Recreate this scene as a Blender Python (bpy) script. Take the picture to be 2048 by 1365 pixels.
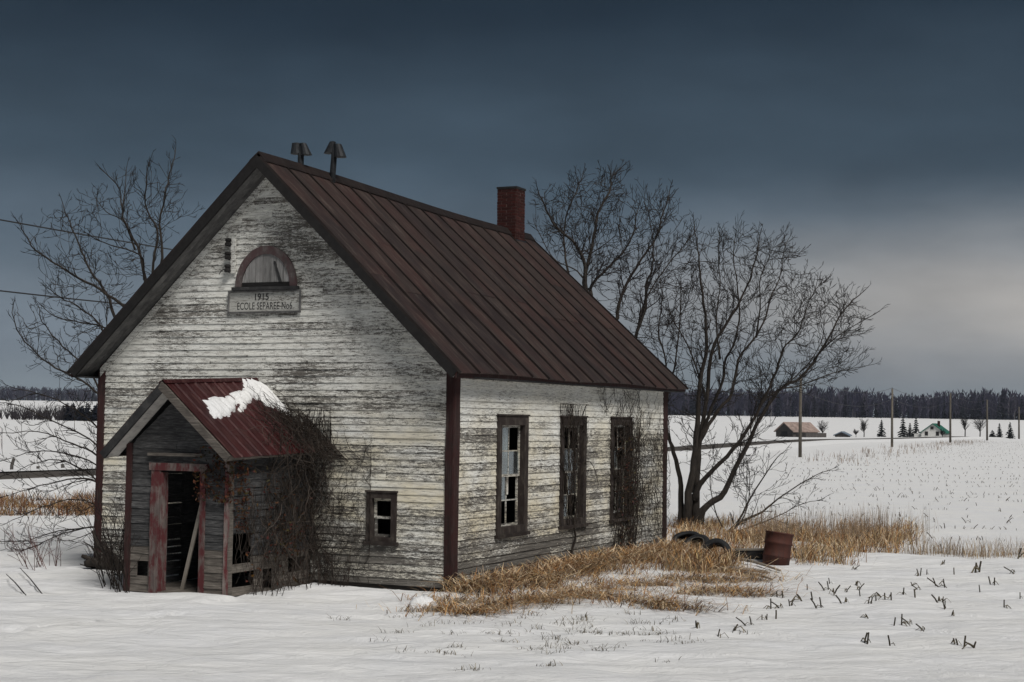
import bpy, math, random
from mathutils import Vector, Matrix, noise as mnoise

for o in list(bpy.data.objects):
    bpy.data.objects.remove(o, do_unlink=True)
SC = bpy.context.scene
COL = SC.collection
rnd = random.Random(1915)

# ------------------------------------------------------------------ camera
FPX, PITCH, ROLL, HCAM = 3209.05, 0.0497, 0.0137, 2.9015
cp, sp, cr, sr = math.cos(PITCH), math.sin(PITCH), math.cos(ROLL), math.sin(ROLL)
_rt, _up = Vector((1, 0, 0)), Vector((0, -sp, cp))
FWD = Vector((0, cp, sp)); RGT = _rt*cr + _up*sr; UPV = -_rt*sr + _up*cr
CAM = Vector((0, 0, HCAM))
cd = bpy.data.cameras.new('camera'); cam = bpy.data.objects.new('camera', cd); COL.objects.link(cam)
cd.sensor_width = 36; cd.lens = FPX/2048*36; cd.clip_end = 9000; cd.clip_start = .1
m3 = Matrix((RGT, UPV, -FWD)).transposed()
cam.matrix_world = Matrix.Translation(CAM) @ m3.to_4x4()
SC.camera = cam

# ------------------------------------------------------------------ world: overcast sky
SUN_DIR = Vector((.48, -.88, 0)).normalized(); SUN_EL = math.radians(50)
wd = bpy.data.worlds.new('World'); SC.world = wd; wd.use_nodes = True
nt = wd.node_tree; nt.nodes.clear()
def wn(t, **k):
    n = nt.nodes.new(t)
    for a, b in k.items(): setattr(n, a, b)
    return n
def wmath(op, a, b=None, c=None, clamp=False):
    n = wn('ShaderNodeMath', operation=op, use_clamp=clamp)
    for i, v in enumerate((a, b, c)):
        if v is None: continue
        if isinstance(v, (int, float)): n.inputs[i].default_value = v
        else: nt.links.new(v, n.inputs[i])
    return n.outputs[0]
tc = wn('ShaderNodeTexCoord'); sep = wn('ShaderNodeSeparateXYZ'); nt.links.new(tc.outputs['Generated'], sep.inputs[0])
mp = wn('ShaderNodeMapping'); mp.inputs['Scale'].default_value = (2.2, 2.2, 7); nt.links.new(tc.outputs['Generated'], mp.inputs[0])
ns = wn('ShaderNodeTexNoise'); ns.inputs['Scale'].default_value = 1.6; ns.inputs['Detail'].default_value = 5; ns.inputs['Roughness'].default_value = .5
nt.links.new(mp.outputs[0], ns.inputs['Vector'])
el = wmath('ADD', sep.outputs[2], wmath('MULTIPLY', wmath('SUBTRACT', ns.outputs[0], .5), .075))
rmp = wn('ShaderNodeValToRGB'); nt.links.new(el, rmp.inputs[0])
cr_ = rmp.color_ramp; cr_.interpolation = 'EASE'
stops = [(0.0, (.100, .120, .132)), (.05, (.080, .098, .118)), (.11, (.044, .061, .080)), (.17, (.021, .033, .046)), (.26, (.0056, .0108, .0172)), (.5, (.007, .012, .019))]
while len(cr_.elements) < len(stops): cr_.elements.new(.5)
for e, (p_, c_) in zip(cr_.elements, stops): e.position = p_; e.color = (*c_, 1)
# a thinner, brighter stretch of cloud low in the east
at2 = wmath('ARCTAN2', sep.outputs[0], sep.outputs[1])
azm = wmath('POWER', 2.718, wmath('MULTIPLY', wmath('POWER', wmath('DIVIDE', wmath('ABSOLUTE', wmath('SUBTRACT', at2, .34)), .26), 2), -1))
elm = wmath('POWER', 2.718, wmath('MULTIPLY', wmath('POWER', wmath('DIVIDE', wmath('ABSOLUTE', wmath('SUBTRACT', el, .076)), .038), 2), -1))
glow = wmath('MULTIPLY', wmath('MULTIPLY', azm, elm), wmath('ADD', wmath('MULTIPLY', ns.outputs[0], .9), .55))
mx = wn('ShaderNodeMix', data_type='RGBA'); nt.links.new(wmath('MULTIPLY', glow, .92, clamp=True), mx.inputs[0])
nt.links.new(rmp.outputs[0], mx.inputs[6]); mx.inputs[7].default_value = (.195, .188, .180, 1)
skyt = wn('ShaderNodeTexSky', sky_type='NISHITA', sun_disc=False, sun_elevation=SUN_EL)
skyt.sun_rotation = math.atan2(SUN_DIR.x, SUN_DIR.y); skyt.air_density = 1; skyt.dust_density = 3
mp2 = wn('ShaderNodeMapping'); mp2.inputs['Scale'].default_value = (5, 5, 14); mp2.inputs['Rotation'].default_value = (0, .12, 0); nt.links.new(tc.outputs['Generated'], mp2.inputs[0])
ns2 = wn('ShaderNodeTexNoise'); ns2.inputs['Scale'].default_value = 1.3; ns2.inputs['Detail'].default_value = 7; ns2.inputs['Roughness'].default_value = .58; nt.links.new(mp2.outputs[0], ns2.inputs['Vector'])
bg1 = wn('ShaderNodeBackground'); nt.links.new(wmath('ADD', wmath('MULTIPLY', ns2.outputs[0], .75), .56), bg1.inputs[1]); nt.links.new(mx.outputs[2], bg1.inputs[0])
bg2 = wn('ShaderNodeBackground'); bg2.inputs[1].default_value = .05; nt.links.new(skyt.outputs[0], bg2.inputs[0])
ms = wn('ShaderNodeMixShader'); ms.inputs[0].default_value = .03      # almost closed cloud deck over the clear sky
nt.links.new(bg1.outputs[0], ms.inputs[1]); nt.links.new(bg2.outputs[0], ms.inputs[2])
wo = wn('ShaderNodeOutputWorld'); nt.links.new(ms.outputs[0], wo.inputs[0])

# ------------------------------------------------------------------ sun (veiled by the overcast)
sl = bpy.data.lights.new('sun', 'SUN'); sl.energy = 1.5; sl.angle = math.radians(24); sl.color = (1, .965, .915)
so = bpy.data.objects.new('sun', sl); COL.objects.link(so)
sv = Vector((SUN_DIR.x*math.cos(SUN_EL), SUN_DIR.y*math.cos(SUN_EL), math.sin(SUN_EL)))
so.rotation_euler = sv.to_track_quat('Z', 'Y').to_euler(); so.location = sv*200

vs = SC.view_settings; vs.view_transform = 'Standard'; vs.look = 'None'; vs.gamma = 1; vs.use_curve_mapping = False
vs.exposure = 1.12
SC.render.resolution_x = 1024; SC.render.resolution_y = 682

# ------------------------------------------------------------------ measuring helpers (pixel of the photo -> place in the world)
TH = .4305; O3 = Vector((-.9662, 27.1282, 0))
SD = Vector((math.sin(TH), math.cos(TH), 0)); LD = Vector((-math.cos(TH), math.sin(TH), 0))
def ray(x, y): return FWD + RGT*((x-1024)/FPX) - UPV*((y-682.5)/FPX)
def D(x, y, d): return CAM + ray(x, y)*d
def onplane(x, y, p0, n):
    r = ray(x, y); return CAM + r*((p0-CAM).dot(n)/r.dot(n))
def lw(a, b, z): return O3 + SD*a + LD*b + Vector((0, 0, z))
def wl(P): d = P-O3; return Vector((d.dot(SD), d.dot(LD), d.z))
def smooth(a, b, x):
    t = min(1, max(0, (x-a)/(b-a))); return t*t*(3-2*t)
def lerp(a, b, t): return a+(b-a)*t

# ------------------------------------------------------------------ terrain height
TRACK = []
for i in range(26):       # animal track crossing the foreground
    t = i/25
    TRACK.append((lerp(-8.2, -4.9, t)+(.08 if i % 2 else -.08)+rnd.uniform(-.04, .04), lerp(20.3, 23.6, t)+rnd.uniform(-.05, .05), rnd.uniform(.06, .09)))
def gz(x, y):
    if y > 90:
        q = x/max(y, 1)
        wl_ = smooth(-.02, -.2, q) if False else 1-smooth(-.2, -.02, q)
        zl = smooth(0, 1, (y-90)/1500)*13 + max(0, min(1, (y-90)/400))*2.2
        zr_ = -1.2*smooth(440, 520, y)*(1-smooth(560, 700, y)) + 7.6*smooth(520, 920, y)
        z = zr_*(1-wl_) + zl*wl_
        z += .5*mnoise.noise((x*.01, y*.01, 3.1))*smooth(150, 400, y)
    else:
        z = 0
    if y < 80 and abs(x) < 60:
        z += .085*mnoise.noise((x*.28, y*.5, 0)) + .045*mnoise.noise((x*.9, y*1.7, 5)) + .016*mnoise.noise((x*2.2+.6*y, y*4.2, 8)) + .006*mnoise.noise((x*5, y*8, 9))
        # drift along the walls
        p = Vector((x, y, 0))-O3; a = p.dot(SD); b = p.dot(LD)
        if -6 < a < 13 and -5 < b < 11:
            dd = max(-b, -a if not (2.5 < b < 5.1) else -a-2.5)
            if dd > 0: z += .07*math.exp(-(dd-.5)**2/.35) - .05*math.exp(-dd/.12)
        if y < 26:
            for tx, ty, tr in TRACK:
                d2 = (x-tx)**2+(y-ty)**2
                if d2 < .05: z -= .085*math.exp(-d2/(tr*tr*.9))
    # ditch between field and road
    return z
def G(x, y):
    P = onplane(x, y, Vector((0, 0, 0)), Vector((0, 0, 1)))
    for _ in range(4): P = onplane(x, y, Vector((0, 0, gz(P.x, P.y))), Vector((0, 0, 1)))
    return Vector((P.x, P.y, gz(P.x, P.y)))

# ------------------------------------------------------------------ node material helpers
class NM:
    def __init__(s, name, rough=.85):
        s.m = bpy.data.materials.new(name); s.m.use_nodes = True; s.t = s.m.node_tree
        s.b = s.t.nodes['Principled BSDF']; s.b.inputs['Roughness'].default_value = rough
        s.b.inputs['Specular IOR Level'].default_value = .25
        s.tc = s.t.nodes.new('ShaderNodeTexCoord'); s.ob = s.tc.outputs['Object']
        s._r = None
    def n(s, t, **k):
        n = s.t.nodes.new(t)
        for a, b in k.items(): setattr(n, a, b)
        return n
    def l(s, a, b): s.t.links.new(a, b)
    def rand(s):
        if not s._r: s._r = s.n('ShaderNodeObjectInfo').outputs['Random']
        return s._r
    def set(s, inp, v):
        if isinstance(v, (int, float)): inp.default_value = v
        elif isinstance(v, (tuple, list)): inp.default_value = (*v, 1) if len(v) == 3 else v
        else: s.l(v, inp)
    def noise(s, sc=(1, 1, 1), scale=1, detail=6, rough=.6, vec=None, off=None, dist=0):
        mp = s.n('ShaderNodeMapping'); s.l(vec or s.ob, mp.inputs[0]); mp.inputs['Scale'].default_value = sc
        if off is not None:
            c = s.n('ShaderNodeCombineXYZ')
            for i in range(3): s.l(off, c.inputs[i])
            v = s.n('ShaderNodeVectorMath', operation='MULTIPLY_ADD'); s.l(c.outputs[0], v.inputs[0]); v.inputs[1].default_value = (37, 37, 37); s.l(mp.outputs[0], v.inputs[2])
            src = v.outputs[0]
        else: src = mp.outputs[0]
        n = s.n('ShaderNodeTexNoise'); s.l(src, n.inputs['Vector'])
        n.inputs['Scale'].default_value = scale; n.inputs['Detail'].default_value = detail; n.inputs['Roughness'].default_value = rough; n.inputs['Distortion'].default_value = dist
        return n.outputs[0]
    def math(s, op, a, b=0, clamp=False):
        n = s.n('ShaderNodeMath', operation=op, use_clamp=clamp); s.set(n.inputs[0], a); s.set(n.inputs[1], b); return n.outputs[0]
    def ramp(s, f, stops, interp='LINEAR'):
        n = s.n('ShaderNodeValToRGB'); s.l(f, n.inputs[0]); e = n.color_ramp.elements; n.color_ramp.interpolation = interp
        while len(e) < len(stops): e.new(.5)
        for el, (p, c) in zip(e, stops):
            el.position = p; el.color = (c, c, c, 1) if isinstance(c, (int, float)) else (*c, 1)
        return n.outputs[0]
    def mix(s, f, a, b, mode='MIX'):
        n = s.n('ShaderNodeMix', data_type='RGBA', blend_type=mode); s.set(n.inputs[0], f); s.set(n.inputs[6], a); s.set(n.inputs[7], b); return n.outputs[2]
    def bump(s, h, strength=.4, dist=.01):
        n = s.n('ShaderNodeBump'); n.inputs['Strength'].default_value = strength; n.inputs['Distance'].default_value = dist; s.l(h, n.inputs['Height']); s.l(n.outputs[0], s.b.inputs['Normal'])
    def col(s, c): s.set(s.b.inputs['Base Color'], c); return s

M = {}
def m_snow():
    k = NM('snow', .6); n = k.noise((1, 1, 1), .6, 6, .6); f = k.noise((1, 1, 1), 60, 3, .6)
    n2 = k.noise((.9, 1.7, 1), 1.5, 9, .68, dist=1.1)
    k.col(k.ramp(n, [(.3, (.77, .78, .80)), (.7, (.83, .83, .82))]))
    k.bump(k.math('ADD', k.math('MULTIPLY', n2, 1.0), k.math('MULTIPLY', f, .10)), .75, .14)
    k.b.inputs['Specular IOR Level'].default_value = .15
    return k.m
def m_siding(name, wear, tint=1.0, z_wear=True, shelter=0):
    k = NM(name, .9); r = k.rand()
    big = k.noise((.55, .55, .8), 1, 4, .55)
    streak = k.noise((1.7, 1.7, 20), 1.4, 8, .74, off=r)
    flake = k.noise((7, 7, 34), 1, 6, .75)
    fine = k.noise((40, 40, 70), 1, 3, .6)
    grain = k.noise((2.2, 2.2, 120), 1, 5, .7, off=r)
    grit = k.noise((18, 18, 75), 1, 5, .8)
    s = k.math('ADD', k.math('MULTIPLY', big, .30), k.math('MULTIPLY', streak, .36))
    s = k.math('ADD', s, k.math('MULTIPLY', flake, .44))
    s = k.math('ADD', s, k.math('MULTIPLY', grit, .42))
    s = k.math('ADD', s, k.math('MULTIPLY', fine, .22))
    s = k.math('ADD', s, k.math('MULTIPLY', r, .10))
    if z_wear:
        sx = k.n('ShaderNodeSeparateXYZ'); k.l(k.ob, sx.inputs[0])
        s = k.math('ADD', s, k.math('MULTIPLY', k.ramp(sx.outputs[2], [(0, 1.0), (.9, 0.0)]), .12))
        s = k.math('ADD', s, k.math('MULTIPLY', k.ramp(k.math('DIVIDE', sx.outputs[2], 8.0), [(.33, 0.0), (.39, 1.0), (.48, 1.0), (.54, .0)]), -shelter))
    mask = k.ramp(s, [(.885-wear, 0.0), (.975-wear, 1.0)])
    sz = k.n('ShaderNodeSeparateXYZ'); k.l(k.ob, sz.inputs[0])
    ylo = k.math('MULTIPLY', k.ramp(k.math('DIVIDE', sz.outputs[2], 8.0), [(.0, .35), (.12, 1.0), (.30, .8), (.46, .12)]), k.ramp(k.noise((.8, .8, 2.2), 1, 4, .6), [(.36, 0.0), (.60, 1.0)]))
    paint = k.mix(ylo, (.72*tint, .725*tint, .69*tint), (.66*tint, .605*tint, .46*tint))
    paint = k.mix(k.ramp(k.noise((5, 5, 60), 1, 5, .7, off=r), [(.46, 0.0), (.66, .7)]), paint, (.23*tint, .215*tint, .195*tint))
    smear = k.ramp(k.noise((1.3, 1.3, 5), 1, 7, .75, off=r), [(.60, 0.0), (.72, .7)])
    paint = k.mix(smear, paint, (.12*tint, .118*tint, .118*tint))
    wood = k.ramp(grain, [(.30, (.022, .021, .021)), (.5, (.10, .092, .083)), (.70, (.25, .235, .205))])
    k.col(k.mix(mask, paint, wood))
    k.bump(k.math('ADD', k.math('MULTIPLY', mask, -.5), k.math('MULTIPLY', grain, .6)), .55, .006)
    return k.m
def m_wood(name, c0, c1, c2, scale=(2, 2, 60), rough=.9, stain=None):
    k = NM(name, rough); r = k.rand()
    g = k.noise(scale, 1, 6, .7, off=r); p = k.noise((3, 3, 3), 1, 5, .6, off=r)
    c = k.ramp(g, [(.28, c0), (.5, c1), (.74, c2)])
    c = k.mix(k.math('MULTIPLY', k.ramp(p, [(.35, 0.0), (.7, 1.0)]), .5), c, c0)
    if stain: c = k.mix(k.ramp(k.noise((6, 6, 2.5), 1, 6, .7), [(.44, 0.0), (.56, 1.0)]), c, stain)
    c = k.mix(1, c, k.ramp(r, [(0, .72), (1, 1.15)]), 'MULTIPLY')
    k.col(c); k.bump(g, .6, .008)
    return k.m
def m_rustroof(name, cs, rough=.62):
    k = NM(name, rough); r = k.rand()
    a = k.noise((1.1, .5, .5), 1, 5, .6, off=r); f = k.noise((16, 1.6, 1.6), 1, 6, .75, off=r); p = k.noise((40, 40, 40), 1, 3, .6)
    c = k.mix(k.ramp(r, [(0, 0.0), (1, 1.0)]), cs[0], cs[1])
    c = k.mix(k.ramp(a, [(.45, 0.0), (.68, .8)]), c, cs[2])
    c = k.mix(k.ramp(f, [(.50, 0.0), (.70, .8)]), c, cs[3])
    c = k.mix(k.ramp(p, [(.5, 0.0), (.8, .5)]), c, (.015, .011, .010))
    k.col(c); k.b.inputs['Metallic'].default_value = .12
    k.bump(k.math('ADD', p, k.math('MULTIPLY', f, .8)), .35, .005)
    return k.m
def m_plain(name, c, rough=.85, var=.35, scale=12, bump=.3, metal=0):
    k = NM(name, rough); n = k.noise((1, 1, 1), scale, 5, .65); r = k.rand()
    lo = tuple(v*(1-var) for v in c); hi = tuple(min(1, v*(1+var)) for v in c)
    cc = k.ramp(n, [(.3, lo), (.7, hi)])
    k.col(k.mix(1, cc, k.ramp(r, [(0, .55 if 'brick' in name else .8), (1, 1.15)]), 'MULTIPLY')); k.b.inputs['Metallic'].default_value = metal
    if bump: k.bump(n, bump, .01)
    return k.m
def m_attr(name, rough=.9):
    k = NM(name, rough); a = k.n('ShaderNodeAttribute', attribute_name='Col'); k.col(a.outputs['Color'])
    k.b.inputs['Specular IOR Level'].default_value = .1
    return k.m
def m_bark(name, c0, c1):
    k = NM(name, .95); n = k.noise((14, 14, 4), 1, 6, .7); k.col(k.ramp(n, [(.3, c0), (.7, c1)])); k.bump(n, .8, .02); return k.m
def m_glass():
    k = NM('old_glass', .08); t = k.t
    gl = k.n('ShaderNodeBsdfGlossy'); gl.inputs['Roughness'].default_value = .12; gl.inputs['Color'].default_value = (.85, .9, .95, 1)
    tr = k.n('ShaderNodeBsdfTransparent'); tr.inputs['Color'].default_value = (.75, .8, .8, 1)
    df = k.n('ShaderNodeBsdfDiffuse'); df.inputs['Color'].default_value = (.30, .31, .31, 1)
    dirt = k.ramp(k.noise((4, 4, 2), 1, 6, .7), [(.42, .03), (.72, .40)])
    lw_ = k.n('ShaderNodeLayerWeight'); lw_.inputs[0].default_value = .35
    a = k.n('ShaderNodeMixShader'); k.l(k.math('ADD', k.math('MULTIPLY', lw_.outputs[0], .6), .10, True), a.inputs[0]); k.l(tr.outputs[0], a.inputs[1]); k.l(gl.outputs[0], a.inputs[2])
    b = k.n('ShaderNodeMixShader'); k.l(dirt, b.inputs[0]); k.l(a.outputs[0], b.inputs[1]); k.l(df.outputs[0], b.inputs[2])
    o = [n for n in t.nodes if n.type == 'OUTPUT_MATERIAL'][0]; k.l(b.outputs[0], o.inputs[0])
    return k.m
M['snow'] = m_snow()
M['siding'] = m_siding('peeling_white_siding', -.008)
M['sidingside'] = m_siding('peeling_white_side_siding', -.002, 1.0, True, .10)
M['frieze'] = m_siding('peeling_white_trim', -.04, .95, False)
M['sign'] = m_siding('faded_grey_sign_paint', -.06, .62, False)
M['sash'] = m_siding('flaking_sash_paint', .02, .85, False)
M['porchwood'] = m_wood('weathered_dark_board', (.014, .014, .015), (.058, .058, .059), (.17, .167, .165), (5, 5, 60))
M['porchlow'] = m_wood('weathered_brown_board', (.04, .034, .03), (.13, .115, .10), (.27, .24, .21), (3, 3, 50))
M['soffit'] = m_wood('grey_soffit_board', (.055, .055, .056), (.14, .137, .135), (.25, .245, .235), (5, 5, 5))
M['archtrim'] = m_wood('faded_pink_arch_trim', (.055, .045, .044), (.15, .125, .122), (.25, .22, .21), (12, 12, 12), stain=(.10, .062, .063))
M['archboard'] = m_wood('bleached_arch_board', (.10, .098, .096), (.26, .255, .25), (.38, .37, .36), (30, 30, 3))
M['porchsoffit'] = m_wood('pale_rake_board', (.22, .21, .20), (.50, .48, .45), (.64, .62, .58), (3, 8, 8))
M['darktrim'] = m_wood('blackened_trim_board', (.012, .012, .013), (.03, .03, .031), (.07, .068, .066), (4, 4, 4))
M['redtrim'] = m_wood('dark_red_corner_board', (.014, .009, .008), (.032, .016, .015), (.085, .060, .054), (26, 26, 2.2), stain=(.036, .014, .0135))
M['reddoor'] = m_wood('flaking_red_door_casing', (.07, .058, .053), (.17, .135, .125), (.29, .25, .23), (22, 22, 2), stain=(.10, .026, .028))
M['casing'] = m_wood('weathered_window_casing', (.02, .018, .016), (.052, .042, .036), (.125, .105, .088), (18, 18, 6), stain=(.026, .019, .017))
M['roof'] = m_rustroof('rusty_brown_roof_sheet', ((.022, .0155, .0155), (.036, .026, .023), (.056, .027, .023), (.115, .09, .076)))
M['rib'] = m_rustroof('dark_roof_seam', ((.010, .008, .008), (.015, .011, .010), (.022, .014, .012), (.035, .028, .025)))
M['redroof'] = m_rustroof('dark_red_porch_roof_sheet', ((.018, .003, .004), (.038, .0045, .0055), (.066, .008, .009), (.12, .06, .055)), .5)
M['brick'] = m_plain('red_brick', (.042, .0095, .0075), .9, .5, 25)
M['mortar'] = m_plain('grey_mortar', (.11, .075, .065), .95, .3, 25)
M['iron'] = m_plain('blackened_iron', (.022, .024, .027), .6, .5, 18, .2, .3)
M['black'] = m_plain('soot_black', (.013, .012, .012), .8, .4, 10)
M['interior'] = m_plain('interior_shade_colour', (.02, .018, .016), .95, .4, 3)  # shade of the closed rooms put into the colour of walls, floor, ceiling
M['stone'] = m_plain('dark_foundation_stone', (.05, .047, .044), .95, .5, 5, .8)
M['glass'] = m_glass()
M['ink'] = m_plain('faded_black_lettering', (.045, .044, .043), .9, .5, 60, 0)
M['bark'] = m_bark('dark_grey_bark', (.011, .0095, .0085), (.052, .043, .036))
M['twig'] = m_plain('dark_twig', (.017, .0145, .014), .95, .3, 4, 0)
M['vine'] = m_plain('dry_vine_stem', (.022, .0165, .013), .95, .5, 6, 0)
M['palevine'] = m_plain('pale_vine_stem', (.075, .062, .053), .95, .5, 6, 0)
M['redtwig'] = m_plain('reddish_twig', (.085, .04, .035), .95, .4, 4, 0)
M['attr'] = m_attr('dry_plant')
M['barrel'] = m_rustroof('deep_rust', ((.034, .014, .012), (.05, .018, .014), (.075, .026, .018), (.03, .02, .018)), .75)
M['rubber'] = m_plain('old_tyre_rubber', (.016, .017, .019), .75, .4, 20)
M['rim'] = m_plain('dull_steel', (.10, .095, .09), .6, .4, 12, .2, .4)
M['pole'] = m_wood('grey_pole_wood', (.06, .052, .042), (.13, .115, .095), (.2, .18, .15), (20, 20, .6))
M['wire'] = m_plain('dull_wire', (.030, .030, .032), .6, .1, 3, 0)
M['road'] = m_plain('wet_gravel_road', (.07, .062, .055), .85, .35, .6)
M['barn'] = m_wood('grey_barn_board', (.03, .028, .027), (.07, .064, .06), (.13, .12, .11), (9, 9, .6))
M['barnroof'] = m_plain('snow_dusted_rusty_roof', (.30, .23, .20), .85, .45, .9)
M['bluepaint'] = m_plain('blue_grey_roof', (.16, .20, .25), .7, .3, 2)
M['white'] = m_plain('white_house_paint', (.62, .62, .60), .8, .1, 2, 0)
M['green'] = m_plain('green_roof_paint', (.02, .12, .085), .6, .2, 2, 0)
M['conifer'] = m_plain('dark_conifer_needles', (.012, .016, .015), .95, .5, .8, 0)
M['forest'] = m_attr('far_forest')
M['log'] = m_wood('bleached_log', (.12, .105, .09), (.3, .27, .23), (.45, .41, .36), (3, 3, 3))

# ------------------------------------------------------------------ mesh helpers
class MB:
    def __init__(s): s.v = []; s.f = []; s.c = None
    def add(s, vs, fs):
        o = len(s.v); s.v.extend(tuple(v) for v in vs); s.f.extend(tuple(i+o for i in f) for f in fs)
    def hexa(s, p):      # 8 points: 4 bottom ring, 4 top ring
        s.add(p, [(3, 2, 1, 0), (4, 5, 6, 7), (0, 1, 5, 4), (1, 2, 6, 5), (2, 3, 7, 6), (3, 0, 4, 7)])
    def box(s, x0, x1, y0, y1, z0, z1):
        s.hexa([(x0, y0, z0), (x1, y0, z0), (x1, y1, z0), (x0, y1, z0), (x0, y0, z1), (x1, y0, z1), (x1, y1, z1), (x0, y1, z1)])
    def loft(s, rings, cap=True, close=True):
        n = len(rings[0]); o = len(s.v)
        for r in rings: s.v.extend(tuple(p) for p in r)
        for i in range(len(rings)-1):
            for j in range(n if close else n-1):
                a = o+i*n+j; b = o+i*n+(j+1) % n; s.f.append((a, b, b+n, a+n))
        if cap and close:
            s.f.append(tuple(o+j for j in range(n))[::-1]); e = o+(len(rings)-1)*n; s.f.append(tuple(e+j for j in range(n)))
    def tube(s, pts, rad, n=6, cap=True):
        pts = [Vector(p) for p in pts]; rings = []
        if isinstance(rad, (int, float)): rad = [rad]*len(pts)
        up = None
        for i, p in enumerate(pts):
            t = (pts[min(i+1, len(pts)-1)]-pts[max(i-1, 0)])
            if t.length < 1e-9: t = Vector((0, 0, 1))
            t.normalize()
            if up is None: up = Vector((0, 0, 1)) if abs(t.z) < .9 else Vector((1, 0, 0))
            x = up.cross(t)
            if x.length < 1e-6: x = Vector((1, 0, 0)).cross(t)
            x.normalize(); y = t.cross(x); up = y
            rings.append([p+(x*math.cos(2*math.pi*j/n)+y*math.sin(2*math.pi*j/n))*rad[i] for j in range(n)])
        s.loft(rings, cap)
    def mesh(s, name):
        me = bpy.data.meshes.new(name); me.from_pydata([tuple(v) for v in s.v], [], s.f); me.update()
        if s.c is not None:
            at = me.color_attributes.new('Col', 'FLOAT_COLOR', 'POINT')
            flat = [x for c in s.c for x in (*c, 1)]; at.data.foreach_set('color', flat)
        return me
def link(name, mb, mat, parent=None, smooth_=False, loc=None, rot=None, bevel=0):
    me = mb if isinstance(mb, bpy.types.Mesh) else mb.mesh(name)
    if mat and not me.materials: me.materials.append(M[mat] if isinstance(mat, str) else mat)
    if smooth_: me.polygons.foreach_set('use_smooth', [True]*len(me.polygons))
    o = bpy.data.objects.new(name, me); COL.objects.link(o); o.parent = parent
    if loc is not None: o.location = loc
    if rot is not None: o.rotation_euler = rot
    if bevel:
        b = o.modifiers.new('bevel', 'BEVEL'); b.width = bevel; b.segments = 1
    return o
def tag(o, label=None, cat=None, group=None, kind=None):
    if label: o['label'] = label
    if cat: o['category'] = cat
    if group: o['group'] = group
    if kind: o['kind'] = kind
    return o
def thing(name, label, cat, loc=(0, 0, 0), rz=0, group=None):
    o = bpy.data.objects.new(name, None); COL.objects.link(o); o.location = loc; o.rotation_euler = (0, 0, rz); o.empty_display_size = .2
    return tag(o, label, cat, group)

# ------------------------------------------------------------------ ground: one sheet to the horizon
def axis(lo, a, b, hi, step, g=1.16):
    c = []; x = a
    while x < b: c.append(x); x += step
    st = step; x = b; up = []
    while x < hi: up.append(x); st *= g; x += st
    up.append(hi)
    st = step; x = a; dn = []
    while x > lo: st *= g; x -= st; dn.append(max(x, lo))
    return dn[::-1]+c+up
xs = axis(-4500, -9.5, 11.5, 4500, .13); ys = axis(-120, 16.8, 38, 6500, .11, 1.13)
gm = MB(); nx = len(xs)
for y in ys:
    for x in xs: gm.v.append((x, y, gz(x, y)))
for j in range(len(ys)-1):
    for i in range(nx-1):
        a = j*nx+i; gm.f.append((a, a+1, a+nx+1, a+nx))
tag(link('snow_ground', gm, 'snow', None, True), kind='structure')

# road behind the school, running away to the right
RP = [(-46.7, -2), (-33, 34), (-20.5, 66), (-4, 104), (15, 152), (32, 211), (52, 275), (80, 345), (118, 420), (160, 490)]
rm = MB(); rings = []
for i, (x, y) in enumerate(RP):
    x2, y2 = RP[min(i+1, len(RP)-1)]; x1, y1 = RP[max(i-1, 0)]
    t = Vector((x2-x1, y2-y1, 0)).normalized(); nrm = Vector((t.y, -t.x, 0))
    row = []
    for k, (off, h) in enumerate(((4.8, -.1), (3.4, .34), (0, .42), (-3.4, .34), (-4.8, -.1))):
        p = Vector((x, y, 0))+nrm*off; row.append((p.x, p.y, gz(p.x, p.y)+h))
    rings.append(row)
rm.loft(rings, False, False)
tag(link('country_road', rm, 'road', None, True), kind='structure')
sm_ = MB()
for side in (1, -1):
    rg = []
    for i, (x, y) in enumerate(RP):
        x2, y2 = RP[min(i+1, len(RP)-1)]; x1, y1 = RP[max(i-1, 0)]
        t = Vector((x2-x1, y2-y1, 0)).normalized(); nrm = Vector((t.y, -t.x, 0))
        rg.append([tuple(Vector((x, y, gz(x, y)+h))+nrm*off*side) for off, h in ((7.2, -.15), (5.2, .25), (3.6, .44), (2.75, .405))])
    sm_.loft(rg, False, False)
tag(link('road_snow_bank', sm_, 'snow', None, True), kind='structure')

# ================================================================== the schoolhouse
W, L, HW, ZR, ZE, OF, OE = 7.44, 10.838, 3.80, 7.54, 3.73, .51, .316
HB = W/2
school = thing('schoolhouse', 'abandoned one-room wooden schoolhouse with peeling white siding and rusty brown roof', 'schoolhouse', O3, math.pi/2-TH)
def front(u, z, o): return (-o, u, z)
def side(u, z, o): return (u, -o, z)
def leftw(u, z, o): return (u, W+o, z)
def rearw(u, z, o): return (L+o, u, z)
def board_mesh(fn, z0, z1, b0, b1, t0=None, t1=None, out=(.030, .012), back=0, wob=.004, r=rnd):
    """one clapboard: bottom edge b0..b1, top edge t0..t1, slightly warped along its length"""
    t0 = b0 if t0 is None else t0; t1 = b1 if t1 is None else t1
    n = max(1, min(6, int((b1-b0)/.7)+1)); rings = []
    e0 = r.uniform(-.006, .006); e1 = r.uniform(-.006, .006)
    for i in range(n+1):
        t = i/n; ub = lerp(b0, b1, t); ut = lerp(t0, t1, t); dz = lerp(e0, e1, t)+r.uniform(-wob, wob)*.5
        ob = out[0]+r.uniform(-wob, wob)+(.010 if r.random() < .08 else 0); ot = out[1]+r.uniform(-wob, wob)*.4
        rings.append([fn(ub, z0+dz, back), fn(ub, z0+dz, ob), fn(ut, z1+dz, ot), fn(ut, z1+dz, back)])
    m = MB(); m.loft(rings); return m
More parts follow.
